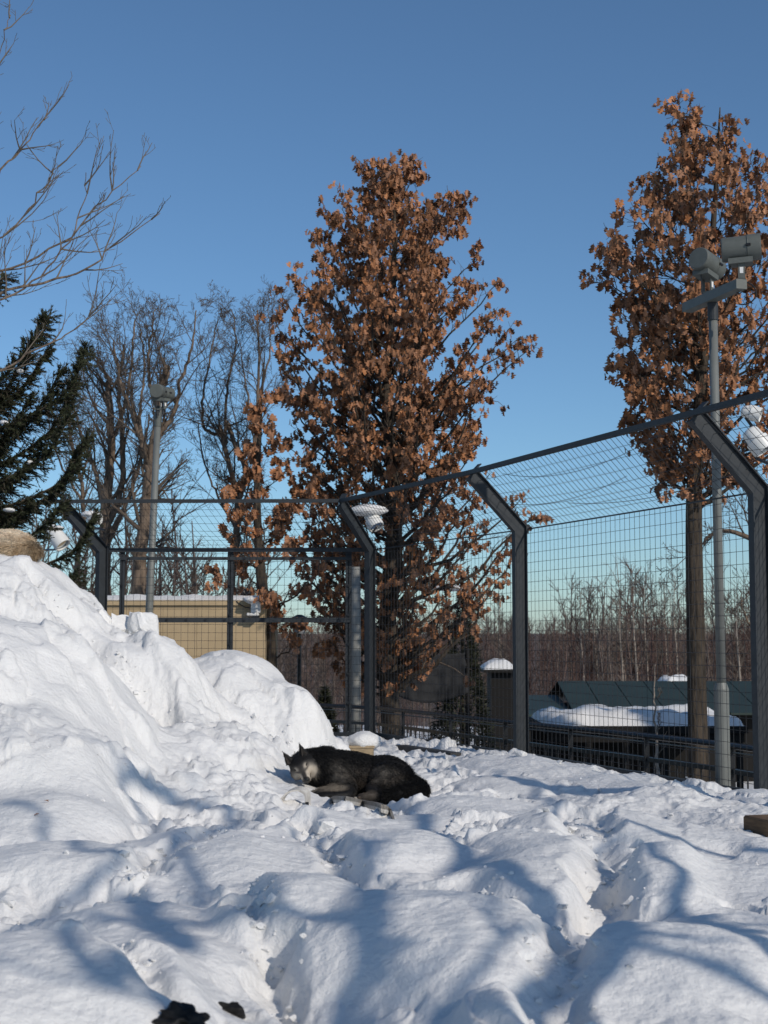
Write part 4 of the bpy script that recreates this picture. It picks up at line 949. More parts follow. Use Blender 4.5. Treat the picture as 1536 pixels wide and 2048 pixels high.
# near bare tree whose crown reaches in from the left
N = dict(BARE); N.update(dens=3.2, bl=0.7, bfrom=.25, rmin=.0021, n=[1, 6, 3, 2], trop=[.02, .10, .10, .06, .04], wob=[.05, .09, .10, .12, .12], ang=[(0, 0), (18, 40), (18, 42), (20, 45), (20, 45)])
bare_tree('bare tree reaching in from the left with upswept fine branches', [
    ([(-4.6, 13.0, -1.6), (-4.55, 13.0, 0.4), (-4.4, 13.0, 2.2), (-4.5, 13.0, 5.0)], .16, .05),
    (stem(13, (-240, 800), (-120, 650), (0, 588), (98, 561), (185, 532), (234, 488), (318, 428)), 0.0187, .003),
    (stem(13.2, (-240, 780), (-100, 600), (0, 545), (122, 488), (210, 398), (285, 335)), 0.0165, .003),
    (stem(12.8, (-240, 700), (-80, 480), (0, 350), (50, 290), (93, 232)), 0.0154, .003),
    (stem(13.1, (-220, 900), (-100, 790), (0, 742), (90, 690), (160, 650), (205, 602)), 0.0143, .003),
    (stem(13.3, (-230, 690), (-60, 530), (40, 440), (100, 360), (118, 330)), 0.0121, .003),
    (stem(12.7, (-220, 500), (-60, 300), (-5, 130), (20, 25)), 0.0066, .003),
    (stem(13.0, (-220, 840), (-60, 640), (30, 590), (110, 520), (165, 420), (170, 345)), 0.0132, .003)], 61, N, M_BARK2, M_TWIGP)

# spruce at the left edge
def spruce(label, x0, Y, zb, zt, boughs, seed):
    rng = np.random.default_rng(seed); t = thing('spruce_tree', label, 'tree', (x0, Y, zb))
    g = G(); zs = np.linspace(zb, zt, 16); g.tube(np.column_stack([np.full(16, x0), np.full(16, Y), zs]), np.linspace(.17, .03, 16), 12); g.build('trunk', M_BARK, t, smooth=True)
    nd = G(); wd = G(); SN = []
    tw_p, tw_d, tw_l = [], [], []
    for bpts in boughs:
        pts = spline([np.array(q, float) for q in bpts], 24); L = np.linalg.norm(np.diff(pts, axis=0), axis=1).sum()
        wd.tube(pts, np.linspace(.028, .005, 24), 5, cap=False)
        m = int(L * 95)
        for k in range(m):
            u = .12 + .88 * k / m; i = min(int(u * 23), 22); p = pts[i] + (pts[i + 1] - pts[i]) * (u * 23 - i); d = nrm(pts[i + 1] - pts[i])
            side = nrm(np.cross(d, [0, 0, 1])) * rng.choice([-1, 1]); ang = rng.uniform(.5, 1.05)
            td = nrm(d * math.cos(ang) + side * math.sin(ang) + np.array([0, 0, rng.uniform(-.75, .12)])); tl = rng.uniform(.12, .34) * (1.25 - .75 * u) + .05
            tw_p.append(p); tw_d.append(td); tw_l.append(tl)
            if rng.uniform() < .5: tw_p.append(p + td * tl * .4); tw_d.append(nrm(td + rng.normal(size=3) * .5 + np.array([0, 0, -.3]))); tw_l.append(tl * .6)
        tw_p.append(pts[-2]); tw_d.append(nrm(pts[-1] - pts[-2])); tw_l.append(.16)
    nn = 34
    for p, d, l in zip(tw_p, tw_d, tw_l):
        a = ortho(d, rng); b = np.cross(d, a)
        wd.tube([p, p + d * l], [.005, .003], 3, cap=False)
        u = rng.uniform(0, 1, nn); th = rng.uniform(0, 2 * math.pi, nn); dirn = np.cos(th)[:, None] * a + np.sin(th)[:, None] * b
        root = p + d * (u * l)[:, None]; tip = root + (dirn * .75 + d * .75) * rng.uniform(.024, .042, nn)[:, None]; wv = np.cross(dirn, d) * .0058
        v = np.stack([root - wv, root + wv, tip], 1).reshape(-1, 3); c = np.array([.034, .040, .020]) * rng.uniform(.55, 1.3)
        nd.add(v, None, np.arange(nn * 3).reshape(-1, 3), c)
    tag(wd.build('branches', M_TWIG, t), kind='stuff'); tag(nd.build('foliage', M_NEEDLE, t), kind='stuff')
    return t
xs, Ysp = P(-95, 1200, 16.5).x, 16.5
def S(px, py, Y=16.5): return np.array(P(px, py, Y))
rngS = np.random.default_rng(3); BO = []
for tip, root_y, sag in (((92, 632), 760, 20), ((172, 702), 830, 36), ((95, 700), 800, 30), ((148, 765), 900, 40), ((140, 830), 930, 40), ((172, 880), 985, 40), ((75, 905), 960, 30), ((122, 1012), 1060, 36), ((185, 1035), 1120, 40), ((150, 1150), 1180, 34), ((60, 1010), 1080, 30), ((85, 650), 790, 30), ((120, 745), 850, 35), ((60, 800), 900, 30), ((150, 905), 1010, 40)):
    dy = rngS.uniform(-.5, .5)
    BO.append([S(-95, root_y, 16.5), S(-20, root_y - 5 + sag, 16.5 + dy * .4), S(tip[0] - 50, (root_y + tip[1]) / 2 + sag * .8, 16.5 + dy * .8), S(tip[0], tip[1], 16.5 + dy)])
for k in range(26):
    z = -0.9 + k * .21; a = k * 2.4; R = 1.75 * (1 - (z + 1) / 8.5)
    if abs(math.cos(a) - 1) < .35 and z < 4: continue
    BO.append([np.array([xs, Ysp, z]), np.array([xs + math.cos(a) * R * .5, Ysp + math.sin(a) * R * .5, z - .08]), np.array([xs + math.cos(a) * R, Ysp + math.sin(a) * R, z + .12])])
sp = spruce('dark green spruce at the left edge above the pale wolf', xs, Ysp, -1.5, 6.5, BO, 71)
for (a, b, sx) in ((18, 1020, .07), (40, 742, .04), (8, 845, .05), (60, 925, .04)):
    snow_lump('snow_patch', S(a, b, 16.2), (sx, sx, .025), 70 + a, sp, sub=2)

# dark conical evergreen beyond the oak, with snow on its crown
def conifer(label, px, Y, pyt, hw, seed, snow=()):
    rng = np.random.default_rng(seed); top = np.array(P(px, pyt, Y)); zb = lz(top[0], Y); H = top[2] - zb; R = hw * Y / F_PX
    t = thing('evergreen_tree', label, 'tree', (top[0], Y, zb)); g = G(); g.tube([(top[0], Y, zb - .1), (top[0], Y, top[2])], [.14, .02], 10); g.build('trunk', M_BARK, t)
    n = 9000; u = rng.uniform(0, 1, n) ** .6; th = rng.uniform(0, 2 * math.pi, n); lob = 1 + .16 * np.sin(th * 5 + u * 9) + .1 * np.sin(th * 11 - u * 23)
    rr = R * u * lob * np.sqrt(rng.uniform(.35, 1, n)); c = np.column_stack([top[0] + rr * np.cos(th), Y + rr * np.sin(th), top[2] - H * .97 * u])
    out = np.column_stack([np.cos(th), np.sin(th), rng.uniform(-.4, .8, n)]) + rng.normal(size=(n, 3)) * .4; out /= np.linalg.norm(out, axis=1)[:, None]; w = np.cross(out, rng.normal(size=(n, 3))); w /= np.linalg.norm(w, axis=1)[:, None]
    l = rng.uniform(.08, .2, n)[:, None]; v = np.stack([c - w * .022, c + w * .022, c + out * l], 1); C = np.array([.030, .034, .020])[None] * rng.uniform(.5, 1.3, n)[:, None]
    g = G(); g.add(v.reshape(-1, 3), None, np.arange(n * 3).reshape(-1, 3), np.repeat(C, 3, axis=0)); tag(g.build('foliage', M_NEEDLE, t), kind='stuff')
    for k, (a, b, sx, szz) in enumerate(snow): snow_lump('snow_patch', P(a, b, Y - .5), (sx, .2, szz), 80 + k, t, sub=2)
    return t
conifer('dark conical evergreen with snow on top, behind the tall oak', 925, 36, 1172, 85, 81, ((900, 1176, .45, .08), (850, 1172, .3, .07), (940, 1188, .22, .08)))
conifer('low dark evergreen shrub between lamp post and concrete pole', 650, 34, 1372, 60, 82, ())

for x, y, zt_, lab in ((9.4, 17.2, 7.5, 'unseen evergreen right of the fence, added to cast shade'), (11.8, 20.5, 9.3, 'second unseen evergreen right of the fence, added to cast shade'), (15.2, 20.5, 10.8, 'third unseen evergreen right of the fence, added to cast shade')):  # unseen trees added to shade the lower oak crown and the shed
    rg = np.random.default_rng(int(x * 10)); zb_ = lz(x, y); Hh = zt_ - zb_; t_ = thing('evergreen_tree', lab, 'tree', (x, y, zb_)); g = G(); g.tube([(x, y, zb_ - .1), (x, y, zt_)], [.22, .02], 10); g.build('trunk', M_BARK, t_)
    n = 9000; u = rg.uniform(.02, .9, n) ** .6; th = rg.uniform(0, 2 * math.pi, n); rr = 2.1 * u * np.sqrt(rg.uniform(.05, 1, n)) * (1 + .2 * np.sin(u * 60)); c_ = np.column_stack([x + rr * np.cos(th), y + rr * np.sin(th), zt_ - Hh * u])
    out = np.column_stack([np.cos(th), np.sin(th), rg.uniform(-.5, .2, n)]); w = np.column_stack([-np.sin(th), np.cos(th), rg.normal(0, .5, n)]); l = rg.uniform(.2, .5, n)[:, None]
    g = G(); g.add(np.stack([c_ - w * .07, c_ + w * .07, c_ + out * l], 1).reshape(-1, 3), None, np.arange(n * 3).reshape(-1, 3), np.repeat(np.array([.03, .036, .02])[None] * rg.uniform(.5, 1.3, n)[:, None], 3, axis=0)); tag(g.build('foliage', M_NEEDLE, t_), kind='stuff')

# thin birches one can tell apart on the far right
for k, (px, top, bot, Y, r) in enumerate(((1310, 1330, 1560, 27, .045), (1162, 1185, 1370, 95, .10), (1190, 1205, 1370, 100, .08), (1240, 1180, 1365, 96, .09), (1268, 1160, 1365, 92, .10), (1290, 1150, 1365, 98, .09), (1330, 1170, 1365, 100, .09), (1350, 1150, 1365, 94, .09), (1475, 1190, 1380, 90, .10), (1000, 1200, 1380, 110, .10))):
    names = ['thin pale birch standing in front of the snow-roofed shed', 'leftmost tall pale birch above the green roof', 'second pale birch above the green roof from the left', 'third pale birch above the green roof', 'tall pale birch near the middle of the far birch row', 'tallest pale birch, right of the middle of the far row', 'pale birch third from the oak trunk', 'pale birch nearest the left side of the right oak trunk', 'pale far birch between light mast and right-hand post', 'pale far birch seen left of the second fence post']
    Nn = dict(BARE); Nn.update(dens=2.2 if k else 1.0, bl=(top and (bot - top) * Y / F_PX * .28), bfrom=.3, rmin=.012 if k else .006, n=[1, 6, 4, 3], seg=[.6, .4, .3, .25], sides=[8, 4, 3, 3], trop=[.02, .16, .14, .1])
    a = stem(Y, (px + 6, bot), (px + 2, (bot * 2 + top) / 3), (px - 2, (bot + 2 * top) / 3), (px, top)); a = rooted(a)
    bare_tree(names[k], [(a, r, r * .15)], 90 + k, Nn, M_BIRCH, M_TWIGP, 'pale birches beyond the fence', 'birch_tree')

# far woods that read as one mass of bare crowns
def wood(name, label, spots, seed, tints, nb=26, nt=5):
    rng = np.random.default_rng(seed); g = G(); S = np.array(spots); n = len(S); h = S[:, 2]
    zb = land_z(S[:, 0], S[:, 1]); col = np.array(tints)[rng.integers(len(tints), size=n)] * rng.uniform(.7, 1.3, (n, 1)); r = h * .010
    base = np.column_stack([S[:, 0], S[:, 1], zb - .2]); ax = np.column_stack([rng.normal(0, .05, n), rng.normal(0, .05, n), np.ones(n)]); top = base + ax * h[:, None]
    f = np.linspace(0, 1, 5)[None, :, None]; pts = base[:, None] * (1 - f) + top[:, None] * f; pts[:, 1:4, :2] += rng.normal(0, .02, (n, 3, 2)) * h[:, None, None]
    g.segs(pts, r[:, None] * np.linspace(1, .2, 5)[None], 4, col * 1.25)
    m = n * nb; I = np.repeat(np.arange(n), nb); u = rng.uniform(.15, .97, m); p = base[I] * (1 - u)[:, None] + top[I] * u[:, None]; a = rng.uniform(0, 2 * math.pi, m)
    L = h[I] * rng.uniform(.10, .28, m) * (1.15 - .6 * u); d = np.column_stack([np.cos(a) * .6, np.sin(a) * .6, rng.uniform(.35, 1.2, m)]); d /= np.linalg.norm(d, axis=1)[:, None]
    g.segs(np.stack([p, p + d * L[:, None]], 1), np.stack([r[I] * .32, r[I] * .1], 1), 3, col[I])
    J = np.repeat(np.arange(m), nt); w = rng.uniform(.25, .98, m * nt); b = p[J] + d[J] * (L[J] * w)[:, None]; d2 = d[J] + rng.normal(size=(m * nt, 3)) * .42; d2 /= np.linalg.norm(d2, axis=1)[:, None]
    g.segs(np.stack([b, b + d2 * (L[J] * rng.uniform(.25, .6, m * nt))[:, None]], 1), np.stack([r[I][J] * .14, r[I][J] * .06], 1), 3, col[I][J] * .95)
    return tag(g.build(name, M_FAR), label, 'wood', kind='stuff')
rngW = np.random.default_rng(9); SP = []
for k in range(620):
    y = rngW.uniform(85, 240); px = rngW.uniform(560, 1750); SP.append(((px - 768) / F_PX * y, y, rngW.uniform(5.2, 7.6)))
for k in range(500):
    y = rngW.uniform(70, 150); px = rngW.uniform(560, 1750); SP.append(((px - 768) / F_PX * y, y, rngW.uniform(1.6, 3.4)))
for k in range(60):
    y = rngW.uniform(95, 125); px = rngW.uniform(1130, 1700); SP.append(((px - 768) / F_PX * y, y, rngW.uniform(7.5, 10.5)))
wood('far_wood', 'brown mass of bare trees along the horizon on the right', SP, 10, [(.085, .052, .043), (.10, .066, .054), (.07, .043, .037), (.15, .12, .10)], 24, 5)
SP = []
for k in range(70):
    y = rngW.uniform(40, 70); px = rngW.uniform(-250, 520); SP.append(((px - 768) / F_PX * y, y, rngW.uniform(6.5, 10.0) * (1.15 if px < 120 else .85 if px > 380 else 1)))
for k in range(60):
    y = rngW.uniform(50, 80); px = rngW.uniform(480, 1040); SP.append(((px - 768) / F_PX * y, y, rngW.uniform(3.4, 5.6)))
wood('bare_thicket', 'thicket of thin bare trees behind the hut and spruce', SP, 12, [(.075, .055, .045), (.09, .07, .058), (.06, .045, .038)], 30, 5)

# the trees behind the photographer whose shadows cross the snow
SDN = np.array(SUN_DIR)
def caster(pts, t0, t1):
    """limb whose shadow falls on these spots of the snow, t metres up the sunbeam"""
    out = []
    for i, (px, py, Y) in enumerate(pts):
        q = hit(min(px, 1560), min(py, 2060)) if py < 2055 else P(px, py, Y); out.append(np.array(q) + SDN * (t0 + (t1 - t0) * i / (len(pts) - 1)))
    return out
SH = dict(BARE); SH.update(dens=.12, bl=.9, bfrom=.25, n=[1, 4, 3], rmin=.005)
A1 = caster([(1225, 2060, 4.35), (1185, 1930, 5.0), (1095, 1840, 5.75), (1020, 1750, 6.6), (920, 1690, 7.3), (850, 1640, 8.4), (790, 1605, 9.6)], 6.3, 9.6)
A2 = caster([(772, 2060, 4.55), (752, 1900, 5.2), (735, 1800, 5.6), (690, 1740, 6.5), (640, 1690, 7.2), (590, 1660, 7.9)], 6.9, 8.6)
A2b = caster([(770, 1960, 4.9), (785, 1860, 5.35), (772, 1795, 5.6), (755, 1740, 6.4)], 7.1, 8.0)
A3 = caster([(895, 2060, 4.5), (950, 1960, 4.9), (1000, 1870, 5.3), (985, 1800, 5.6), (1000, 1700, 7.0)], 6.8, 8.2)
A3b = caster([(1000, 1870, 5.3), (1060, 1855, 5.4), (1110, 1870, 5.4)], 7.4, 8.2)
def base(x, y): return np.array([x, y, -2.0])
r0 = A1[0]
bare_tree('bare tree behind the viewpoint, the nearest one', [([base(r0[0] + .35, r0[1] - .35), r0 + [.2, -.2, -2.2]] + A1, .085, .045), ([r0 + [.1, -.1, -1.0], A2[0] + [.1, .1, -.5]] + A2, .060, .024), (A2b, .022, .012), ([r0 + [.15, -.15, -.9], A3[0] + [.1, 0, -.4]] + A3, .032, .014), (A3b, .018, .010)], 150, SH, M_BARK2, M_TWIG, 'bare trees behind the viewpoint')
D1 = caster([(1580, 1915, 5.1), (1490, 1860, 5.5), (1425, 1850, 5.6), (1370, 1760, 6.4), (1290, 1693, 7.0), (1230, 1670, 7.6)], 5.6, 7.6)
D2 = caster([(1560, 2010, 4.7), (1400, 1925, 5.1), (1250, 1870, 5.4), (1160, 1885, 5.4)], 9.5, 11.5)
D3 = caster([(1200, 1665, 8.2), (1120, 1610, 9.5), (1085, 1575, 10.5), (1000, 1540, 12.0)], 8.5, 10.5)
r0 = D1[0]
bare_tree('bare tree behind the viewpoint, the rightmost one', [([base(r0[0] + .3, r0[1] - .3), r0 + [.2, -.2, -1.6]] + D1, .07, .022), ([r0 + [.2, -.2, -1.0], D2[0] + [0, .2, -1.2]] + D2, .05, .03), ([r0 + [.2, -.2, -.6], D3[0] + [.2, 0, -1.2]] + D3, .05, .02)], 151, SH, M_BARK2, M_TWIG, 'bare trees behind the viewpoint')
E1 = caster([(745, 1880, 5.25), (600, 1835, 5.55), (470, 1822, 5.7), (330, 1850, 5.6), (180, 1840, 5.8)], 8.0, 10.5)
E2 = caster([(275, 2060, 4.55), (235, 1960, 4.8), (150, 1895, 4.9), (40, 1860, 5.6)], 8.5, 10.0)
E3 = caster([(500, 1800, 5.9), (385, 1745, 6.5), (340, 1700, 7.0), (320, 1650, 8.0), (240, 1560, 10.0)], 9.0, 12.5)
E4 = caster([(470, 1650, 8.3), (345, 1600, 9.4), (300, 1575, 9.8), (265, 1545, 10.4)], 12.0, 14.0)
E5 = caster([(240, 1712, 6.9), (160, 1700, 7.2), (95, 1655, 8.0), (20, 1600, 9.0)], 10.5, 12.5)
E6 = caster([(360, 1890, 5.3), (310, 1850, 5.6), (260, 1800, 6.0)], 9.3, 10.0)
r0 = E2[0]
bare_tree('bare tree behind the viewpoint, the farthest back', [([base(r0[0] + .5, r0[1] - .6), r0 + [.3, -.4, -2.4]] + E2, .065, .03), (E1, .03, .022), ([E1[2]] + E3, .03, .034), ([E3[2]] + E4, .03, .085), ([E2[3]] + E5, .03, .03), ([E1[3]] + E6, .05, .07)], 152, SH, M_BARK2, M_TWIG, 'bare trees behind the viewpoint')
# ------------------------------------------------------------------ wolves
M_FUR = mat('wolf_fur', (0, 0, 0), 0.6, attr=True, spec=0.25)
M_NOSE = mat('wet_nose', (0.006, 0.006, 0.006), 0.3, spec=0.5)
M_LID = mat('eyelid', (0.008, 0.007, 0.006), 0.6)
def ellip(V, F, c, r, rot=None, nu=20, nv=14):
    th = np.linspace(0, math.pi, nv)[:, None]; ph = np.linspace(0, 2 * math.pi, nu, endpoint=False)[None]
    p = np.stack([np.sin(th) * np.cos(ph), np.sin(th) * np.sin(ph), np.cos(th) + 0 * ph], -1).reshape(-1, 3) * np.asarray(r)
    if rot is not None: p = p @ np.asarray(rot)
    b = sum(len(v) for v in V); V.append(p + np.asarray(c))
    for i in range(nv - 1):
        for j in range(nu): F.append((b + i * nu + j, b + (i + 1) * nu + j, b + (i + 1) * nu + (j + 1) % nu, b + i * nu + (j + 1) % nu))
def limb(V, F, pts, rad, k=16):
    pts = spline(pts, 5 * len(pts)); rad = np.interp(np.linspace(0, 1, len(pts)), np.linspace(0, 1, len(rad)), rad)
    for p, r in zip(pts, rad): ellip(V, F, p, (r, r, r), None, 14, 9)
def wolf(label, loc, coat, seed, rz=0.0, group=None, nstr=30000, fm=1.0):
    """sleeping wolf lying on its side-belly, head to the left (-x), seen side on; local z = 0 is the snow"""
    rng = np.random.default_rng(seed); V, F = [], []
    # trunk: deep chest, tucked waist, heavy haunch
    limb(V, F, [(-.28, .06, .25), (-.15, .10, .22), (0, .14, .19), (.14, .17, .17), (.28, .16, .17), (.38, .12, .15)], [.135, .17, .18, .16, .165, .13])
    ellip(V, F, (.30, .03, .155), (.17, .13, .145)); ellip(V, F, (.40, .06, .12), (.12, .14, .12))     # haunch, rump
    ellip(V, F, (-.13, .02, .19), (.13, .11, .15))                                                      # shoulder
    limb(V, F, [(-.22, .06, .27), (-.33, .03, .27), (-.40, .01, .28)], [.145, .13, .10])              # neck
    # near foreleg folded, paw forward to the left; the other lies in front of it
    limb(V, F, [(-.12, -.02, .17), (-.03, -.10, .11), (-.10, -.17, .10), (-.19, -.20, .085), (-.25, -.21, .075)], [.085, .062, .045, .038, .034])
    ellip(V, F, (-.275, -.215, .062), (.045, .036, .032))
    limb(V, F, [(-.02, -.10, .10), (-.02, -.20, .05), (-.12, -.245, .045), (-.20, -.25, .045)], [.055, .042, .034, .03])
    ellip(V, F, (-.215, -.255, .040), (.046, .034, .028))
    # hind leg, foot pointing left
    limb(V, F, [(.30, -.06, .11), (.17, -.13, .085), (.24, -.19, .05), (.14, -.215, .042)], [.09, .06, .038, .034]); ellip(V, F, (.10, -.22, .038), (.05, .034, .028))
    # bushy tail curled forward along the haunch
    limb(V, F, [(.49, .03, .13), (.54, -.06, .08), (.50, -.15, .065), (.38, -.21, .055), (.25, -.225, .045)], [.06, .08, .082, .07, .028])
    # head in its own frame
    f = nrm([.24, -.86, -.44]); r = nrm(np.array([.87, .0, .45]) - f * (np.array([.87, 0, .45]) @ f)); u_ = np.cross(r, f); u_ = u_ if u_[2] > 0 else -u_
    hc = np.array([-.405, -.04, .268]); H = np.array([r, f, u_])
    def hp(a, b, c): return hc + r * a + f * b + u_ * c
    ellip(V, F, hc, (.088, .105, .080), H); ellip(V, F, hp(.055, .03, -.03), (.05, .06, .055), H); ellip(V, F, hp(-.055, .03, -.03), (.05, .06, .055), H)
    ellip(V, F, hp(0, .06, .018), (.058, .06, .045), H)
    for b, s in ((.08, .049), (.105, .044), (.13, .040), (.155, .037), (.175, .033)): ellip(V, F, hp(0, b, -.020 - .05 * (b - .08)), (s * .95, .035, s), H)
    ellip(V, F, hp(0, .115, -.052), (.034, .075, .022), H)
    for sgn in (-1, 1):
        for k in range(9):
            w = k / 8; ellip(V, F, hp(sgn * (.060 + .014 * w), -.035 - .015 * w, .055 + .105 * w), (.040 * (1 - w) + .005, .018 * (1 - w) + .006, .024), H, 12, 8)
    me = bpy.data.meshes.new('body'); me.from_pydata([tuple(p) for p in np.vstack(V)], [], F); tmp = bpy.data.objects.new('tmp', me); SC.collection.objects.link(tmp)
    m = tmp.modifiers.new('r', 'REMESH'); m.mode = 'VOXEL'; m.voxel_size = .0095; m.use_smooth_shade = True
    m = tmp.modifiers.new('s', 'SMOOTH'); m.iterations = 4; m.factor = .5
    dg = bpy.context.evaluated_depsgraph_get(); dg.update(); body = bpy.data.meshes.new_from_object(tmp.evaluated_get(dg)); bpy.data.objects.remove(tmp); bpy.data.meshes.remove(me)
    body.name = 'body'; n = len(body.vertices); co = np.zeros(n * 3); body.vertices.foreach_get('co', co); co = co.reshape(-1, 3); no = np.zeros(n * 3); body.vertices.foreach_get('normal', no); no = no.reshape(-1, 3)
    HL = (co - hc) @ H.T                          # head coordinates: side, forward, up
    hb_ = np.clip(HL[:, 1], 0, .19); inhead = sst(.135, .095, np.sqrt(HL[:, 0] ** 2 + (HL[:, 1] - hb_) ** 2 + (HL[:, 2] + .2 * hb_ * .3) ** 2))
    inhead = np.maximum(inhead, (HL[:, 2] > .06) * (np.abs(HL[:, 1]) < .09) * (np.abs(HL[:, 0]) < .12))
    C = coat(co, no, HL, inhead, rng)
    at = body.color_attributes.new('tint', 'FLOAT_COLOR', 'POINT'); at.data.foreach_set('color', np.hstack([C, np.ones((n, 1))]).ravel())
    body.materials.clear(); body.materials.append(M_FUR)
    for p in body.polygons: p.use_smooth = True
    root = thing('wolf', label, 'wolf', loc, group); root.rotation_euler = (0, 0, rz)
    bo = link('body', body, root, (0, 0, 0))
    # fur strands
    idx = rng.integers(0, n, nstr); p0 = co[idx] + rng.normal(size=(nstr, 3)) * .003; nn = no[idx]; cc = C[idx]; hd = inhead[idx]; hl = HL[idx]
    flow = np.column_stack([np.ones(nstr) * .8, np.zeros(nstr), -.45 * np.ones(nstr)]); flow = flow * (1 - hd)[:, None] - f * hd[:, None] * 1.0
    tail = (p0[:, 0] > .43) | ((p0[:, 1] < -.13) & (p0[:, 0] > .25)); flow[tail] = np.array([-.3, -.4, -.4])
    legs = (p0[:, 1] < -.14) & (p0[:, 2] < .13) & (p0[:, 0] < .2)
    Ls = np.full(nstr, .022); neck = (p0[:, 0] < -.16) & (hd < .5); Ls[neck] = .036; Ls = np.where(hd > .3, .011, Ls); Ls = np.where(((hl[:, 1] > .05) | (hl[:, 2] > .07)) & (hd > .3), .005, Ls); Ls[legs] = .009; Ls[tail] = .038
    Ls *= rng.uniform(.6, 1.25, nstr) * fm
    d = nn * .42 + flow * .9 + rng.normal(size=(nstr, 3)) * .20; d /= np.linalg.norm(d, axis=1)[:, None]
    mid = p0 + d * (Ls * .5)[:, None] + nn * (Ls * .08)[:, None]; tip = p0 + d * Ls[:, None] + np.array([0, 0, -.12]) * Ls[:, None]
    w = np.cross(d, rng.normal(size=(nstr, 3))); w /= np.linalg.norm(w, axis=1)[:, None]; w *= np.where(Ls > .015, .0013, .0009)[:, None]
    Vs = np.stack([p0 - w, p0 + w, mid + w * .7, mid - w * .7, tip], 1); b = np.arange(nstr)[:, None] * 5
    g = G(); g.add(Vs.reshape(-1, 3), b + np.array([[0, 1, 2, 3]]), b + np.array([[3, 2, 4]]), np.repeat(cc * rng.uniform(.6 / fm ** .5, 1.45, (nstr, 1)), 5, axis=0))
    keep = None
    fu = g.build('fur', M_FUR); fu.parent = root; tag(fu, kind='stuff')
    # nose, closed eyes, mouth, inner ears, claws
    def part(name, V_, F_, m):
        me = bpy.data.meshes.new(name); me.from_pydata([tuple(q) for q in np.vstack(V_)], [], F_); me.materials.append(m)
        for q in me.polygons: q.use_smooth = True
        return link(name, me, root, (0, 0, 0))
    v_, f_ = [], []; ellip(v_, f_, hp(0, .205, -.012), (.021, .014, .017), H); ellip(v_, f_, hp(0, .196, -.026), (.010, .010, .014), H); part('nose', v_, f_, M_NOSE)
    for sgn in (-1, 1):
        o = G(); o.tube([hp(sgn * (.030 + .030 * s), .098 - .040 * s, .022 + .006 * math.sin(s * 3.1) + .012 * s) for s in np.linspace(0, 1, 7)], [.003, .006, .0075, .0075, .007, .006, .003], 6)
        e = o.build('closed_eye', M_LID); e.parent = root
        o = G(); o.tube([hp(sgn * .004, .196, -.046), hp(sgn * .022, .175, -.050), hp(sgn * .036, .13, -.048), hp(sgn * .046, .09, -.044)], [.002, .0028, .0028, .002], 5); e = o.build('mouth_line', M_LID); e.parent = root
        o = G(); o.add([hp(sgn * .040, .002, .060), hp(sgn * .088, -.008, .060), hp(sgn * .072, -.030, .140), hp(sgn * .062, -.018, .075)], None, [[0, 3, 2], [3, 1, 2], [0, 1, 3]], C[:1] * 0 + np.array([.035, .030, .027])); e = o.build('inner_ear', M_FUR); e.parent = root
    for (cx, cy, cz) in ((-.275, -.215, .062), (-.215, -.255, .040), (.10, -.22, .038)):
        s = -1
        for k in range(4):
            v_, f_ = [], []; ellip(v_, f_, (cx + s * (.036 - .004 * abs(k - 1.5)), cy + (k - 1.5) * .015, cz - .006), (.018, .009, .013)); t = part('toe', v_, f_, M_PAD if False else M_TOE)
    return root
M_TOE = mat('toe_fur', (.075, .055, .042), .8, noise=.5, nscale=60)
def mixc(a, b, t): return a * (1 - t)[:, None] + np.asarray(b)[None] * t[:, None]
def blob(p, c, r): return np.clip(1.35 - 1.35 * np.sqrt((((p - np.asarray(c)) / np.asarray(r)) ** 2).sum(1)), 0, 1)
def coat_black(p, no, hl, hd, rng):
    n = len(p); C = np.tile(np.array([.0075, .0072, .0075]), (n, 1)); g = .5 + .5 * fbm(p[:, 0] * 14, p[:, 2] * 14 + p[:, 1] * 9, 7, 3)
    grey = np.array([.20, .178, .15]); brown = np.array([.075, .058, .043])
    C = mixc(C, grey, .75 * blob(p, (-.10, -.10, .20), (.13, .14, .16)) * g)
    C = mixc(C, brown, .7 * blob(p, (.10, -.05, .15), (.22, .16, .14)) * g)
    C = mixc(C, grey, .7 * blob(p, (.24, -.10, .20), (.15, .13, .10)) * g); C = mixc(C, brown, .6 * blob(p, (.33, -.05, .13), (.16, .2, .12)) * g)
    C = mixc(C, np.array([.30, .25, .19]), .9 * blob(p, (-.17, -.19, .095), (.17, .065, .055)) * (.5 + .5 * g))
    C = mixc(C, np.array([.16, .13, .10]), .8 * blob(p, (.13, -.20, .045), (.12, .07, .05)))
    C = mixc(C, np.array([.005, .005, .005]), sst(.33, .42, p[:, 0]) * (p[:, 2] < .16)); C = mixc(C, np.array([.005, .005, .005]), ((p[:, 1] < -.15) & (p[:, 0] > .26)).astype(float))
    # face: pale muzzle sides and cheeks, dark forehead, dark bridge of the nose
    pale = np.array([.48, .42, .34]); hs, hf, hu = hl.T
    C = mixc(C, np.array([.10, .09, .08]), hd * sst(.02, .07, hf) * sst(.07, .04, hu) * .8)
    C = mixc(C, pale, hd * sst(.06, .085, hf) * sst(.020, .0, hu))
    C = mixc(C, pale * .9, hd * blob(hl, (.062, .05, -.03), (.055, .065, .06))); C = mixc(C, pale * .7, hd * blob(hl, (-.062, .05, -.03), (.055, .065, .06)))
    C = mixc(C, pale * .8, hd * blob(hl, (.040, .085, .040), (.026, .04, .020))); C = mixc(C, pale * .8, hd * blob(hl, (-.040, .085, .040), (.026, .04, .020)))
    C = mixc(C, np.array([.045, .040, .036]), hd * sst(.022, .012, np.abs(hs)) * sst(.07, .10, hf) * sst(-.02, .0, hu))
    C = mixc(C, np.array([.012, .011, .011]), hd * sst(.172, .190, hf) * .9)
    return C
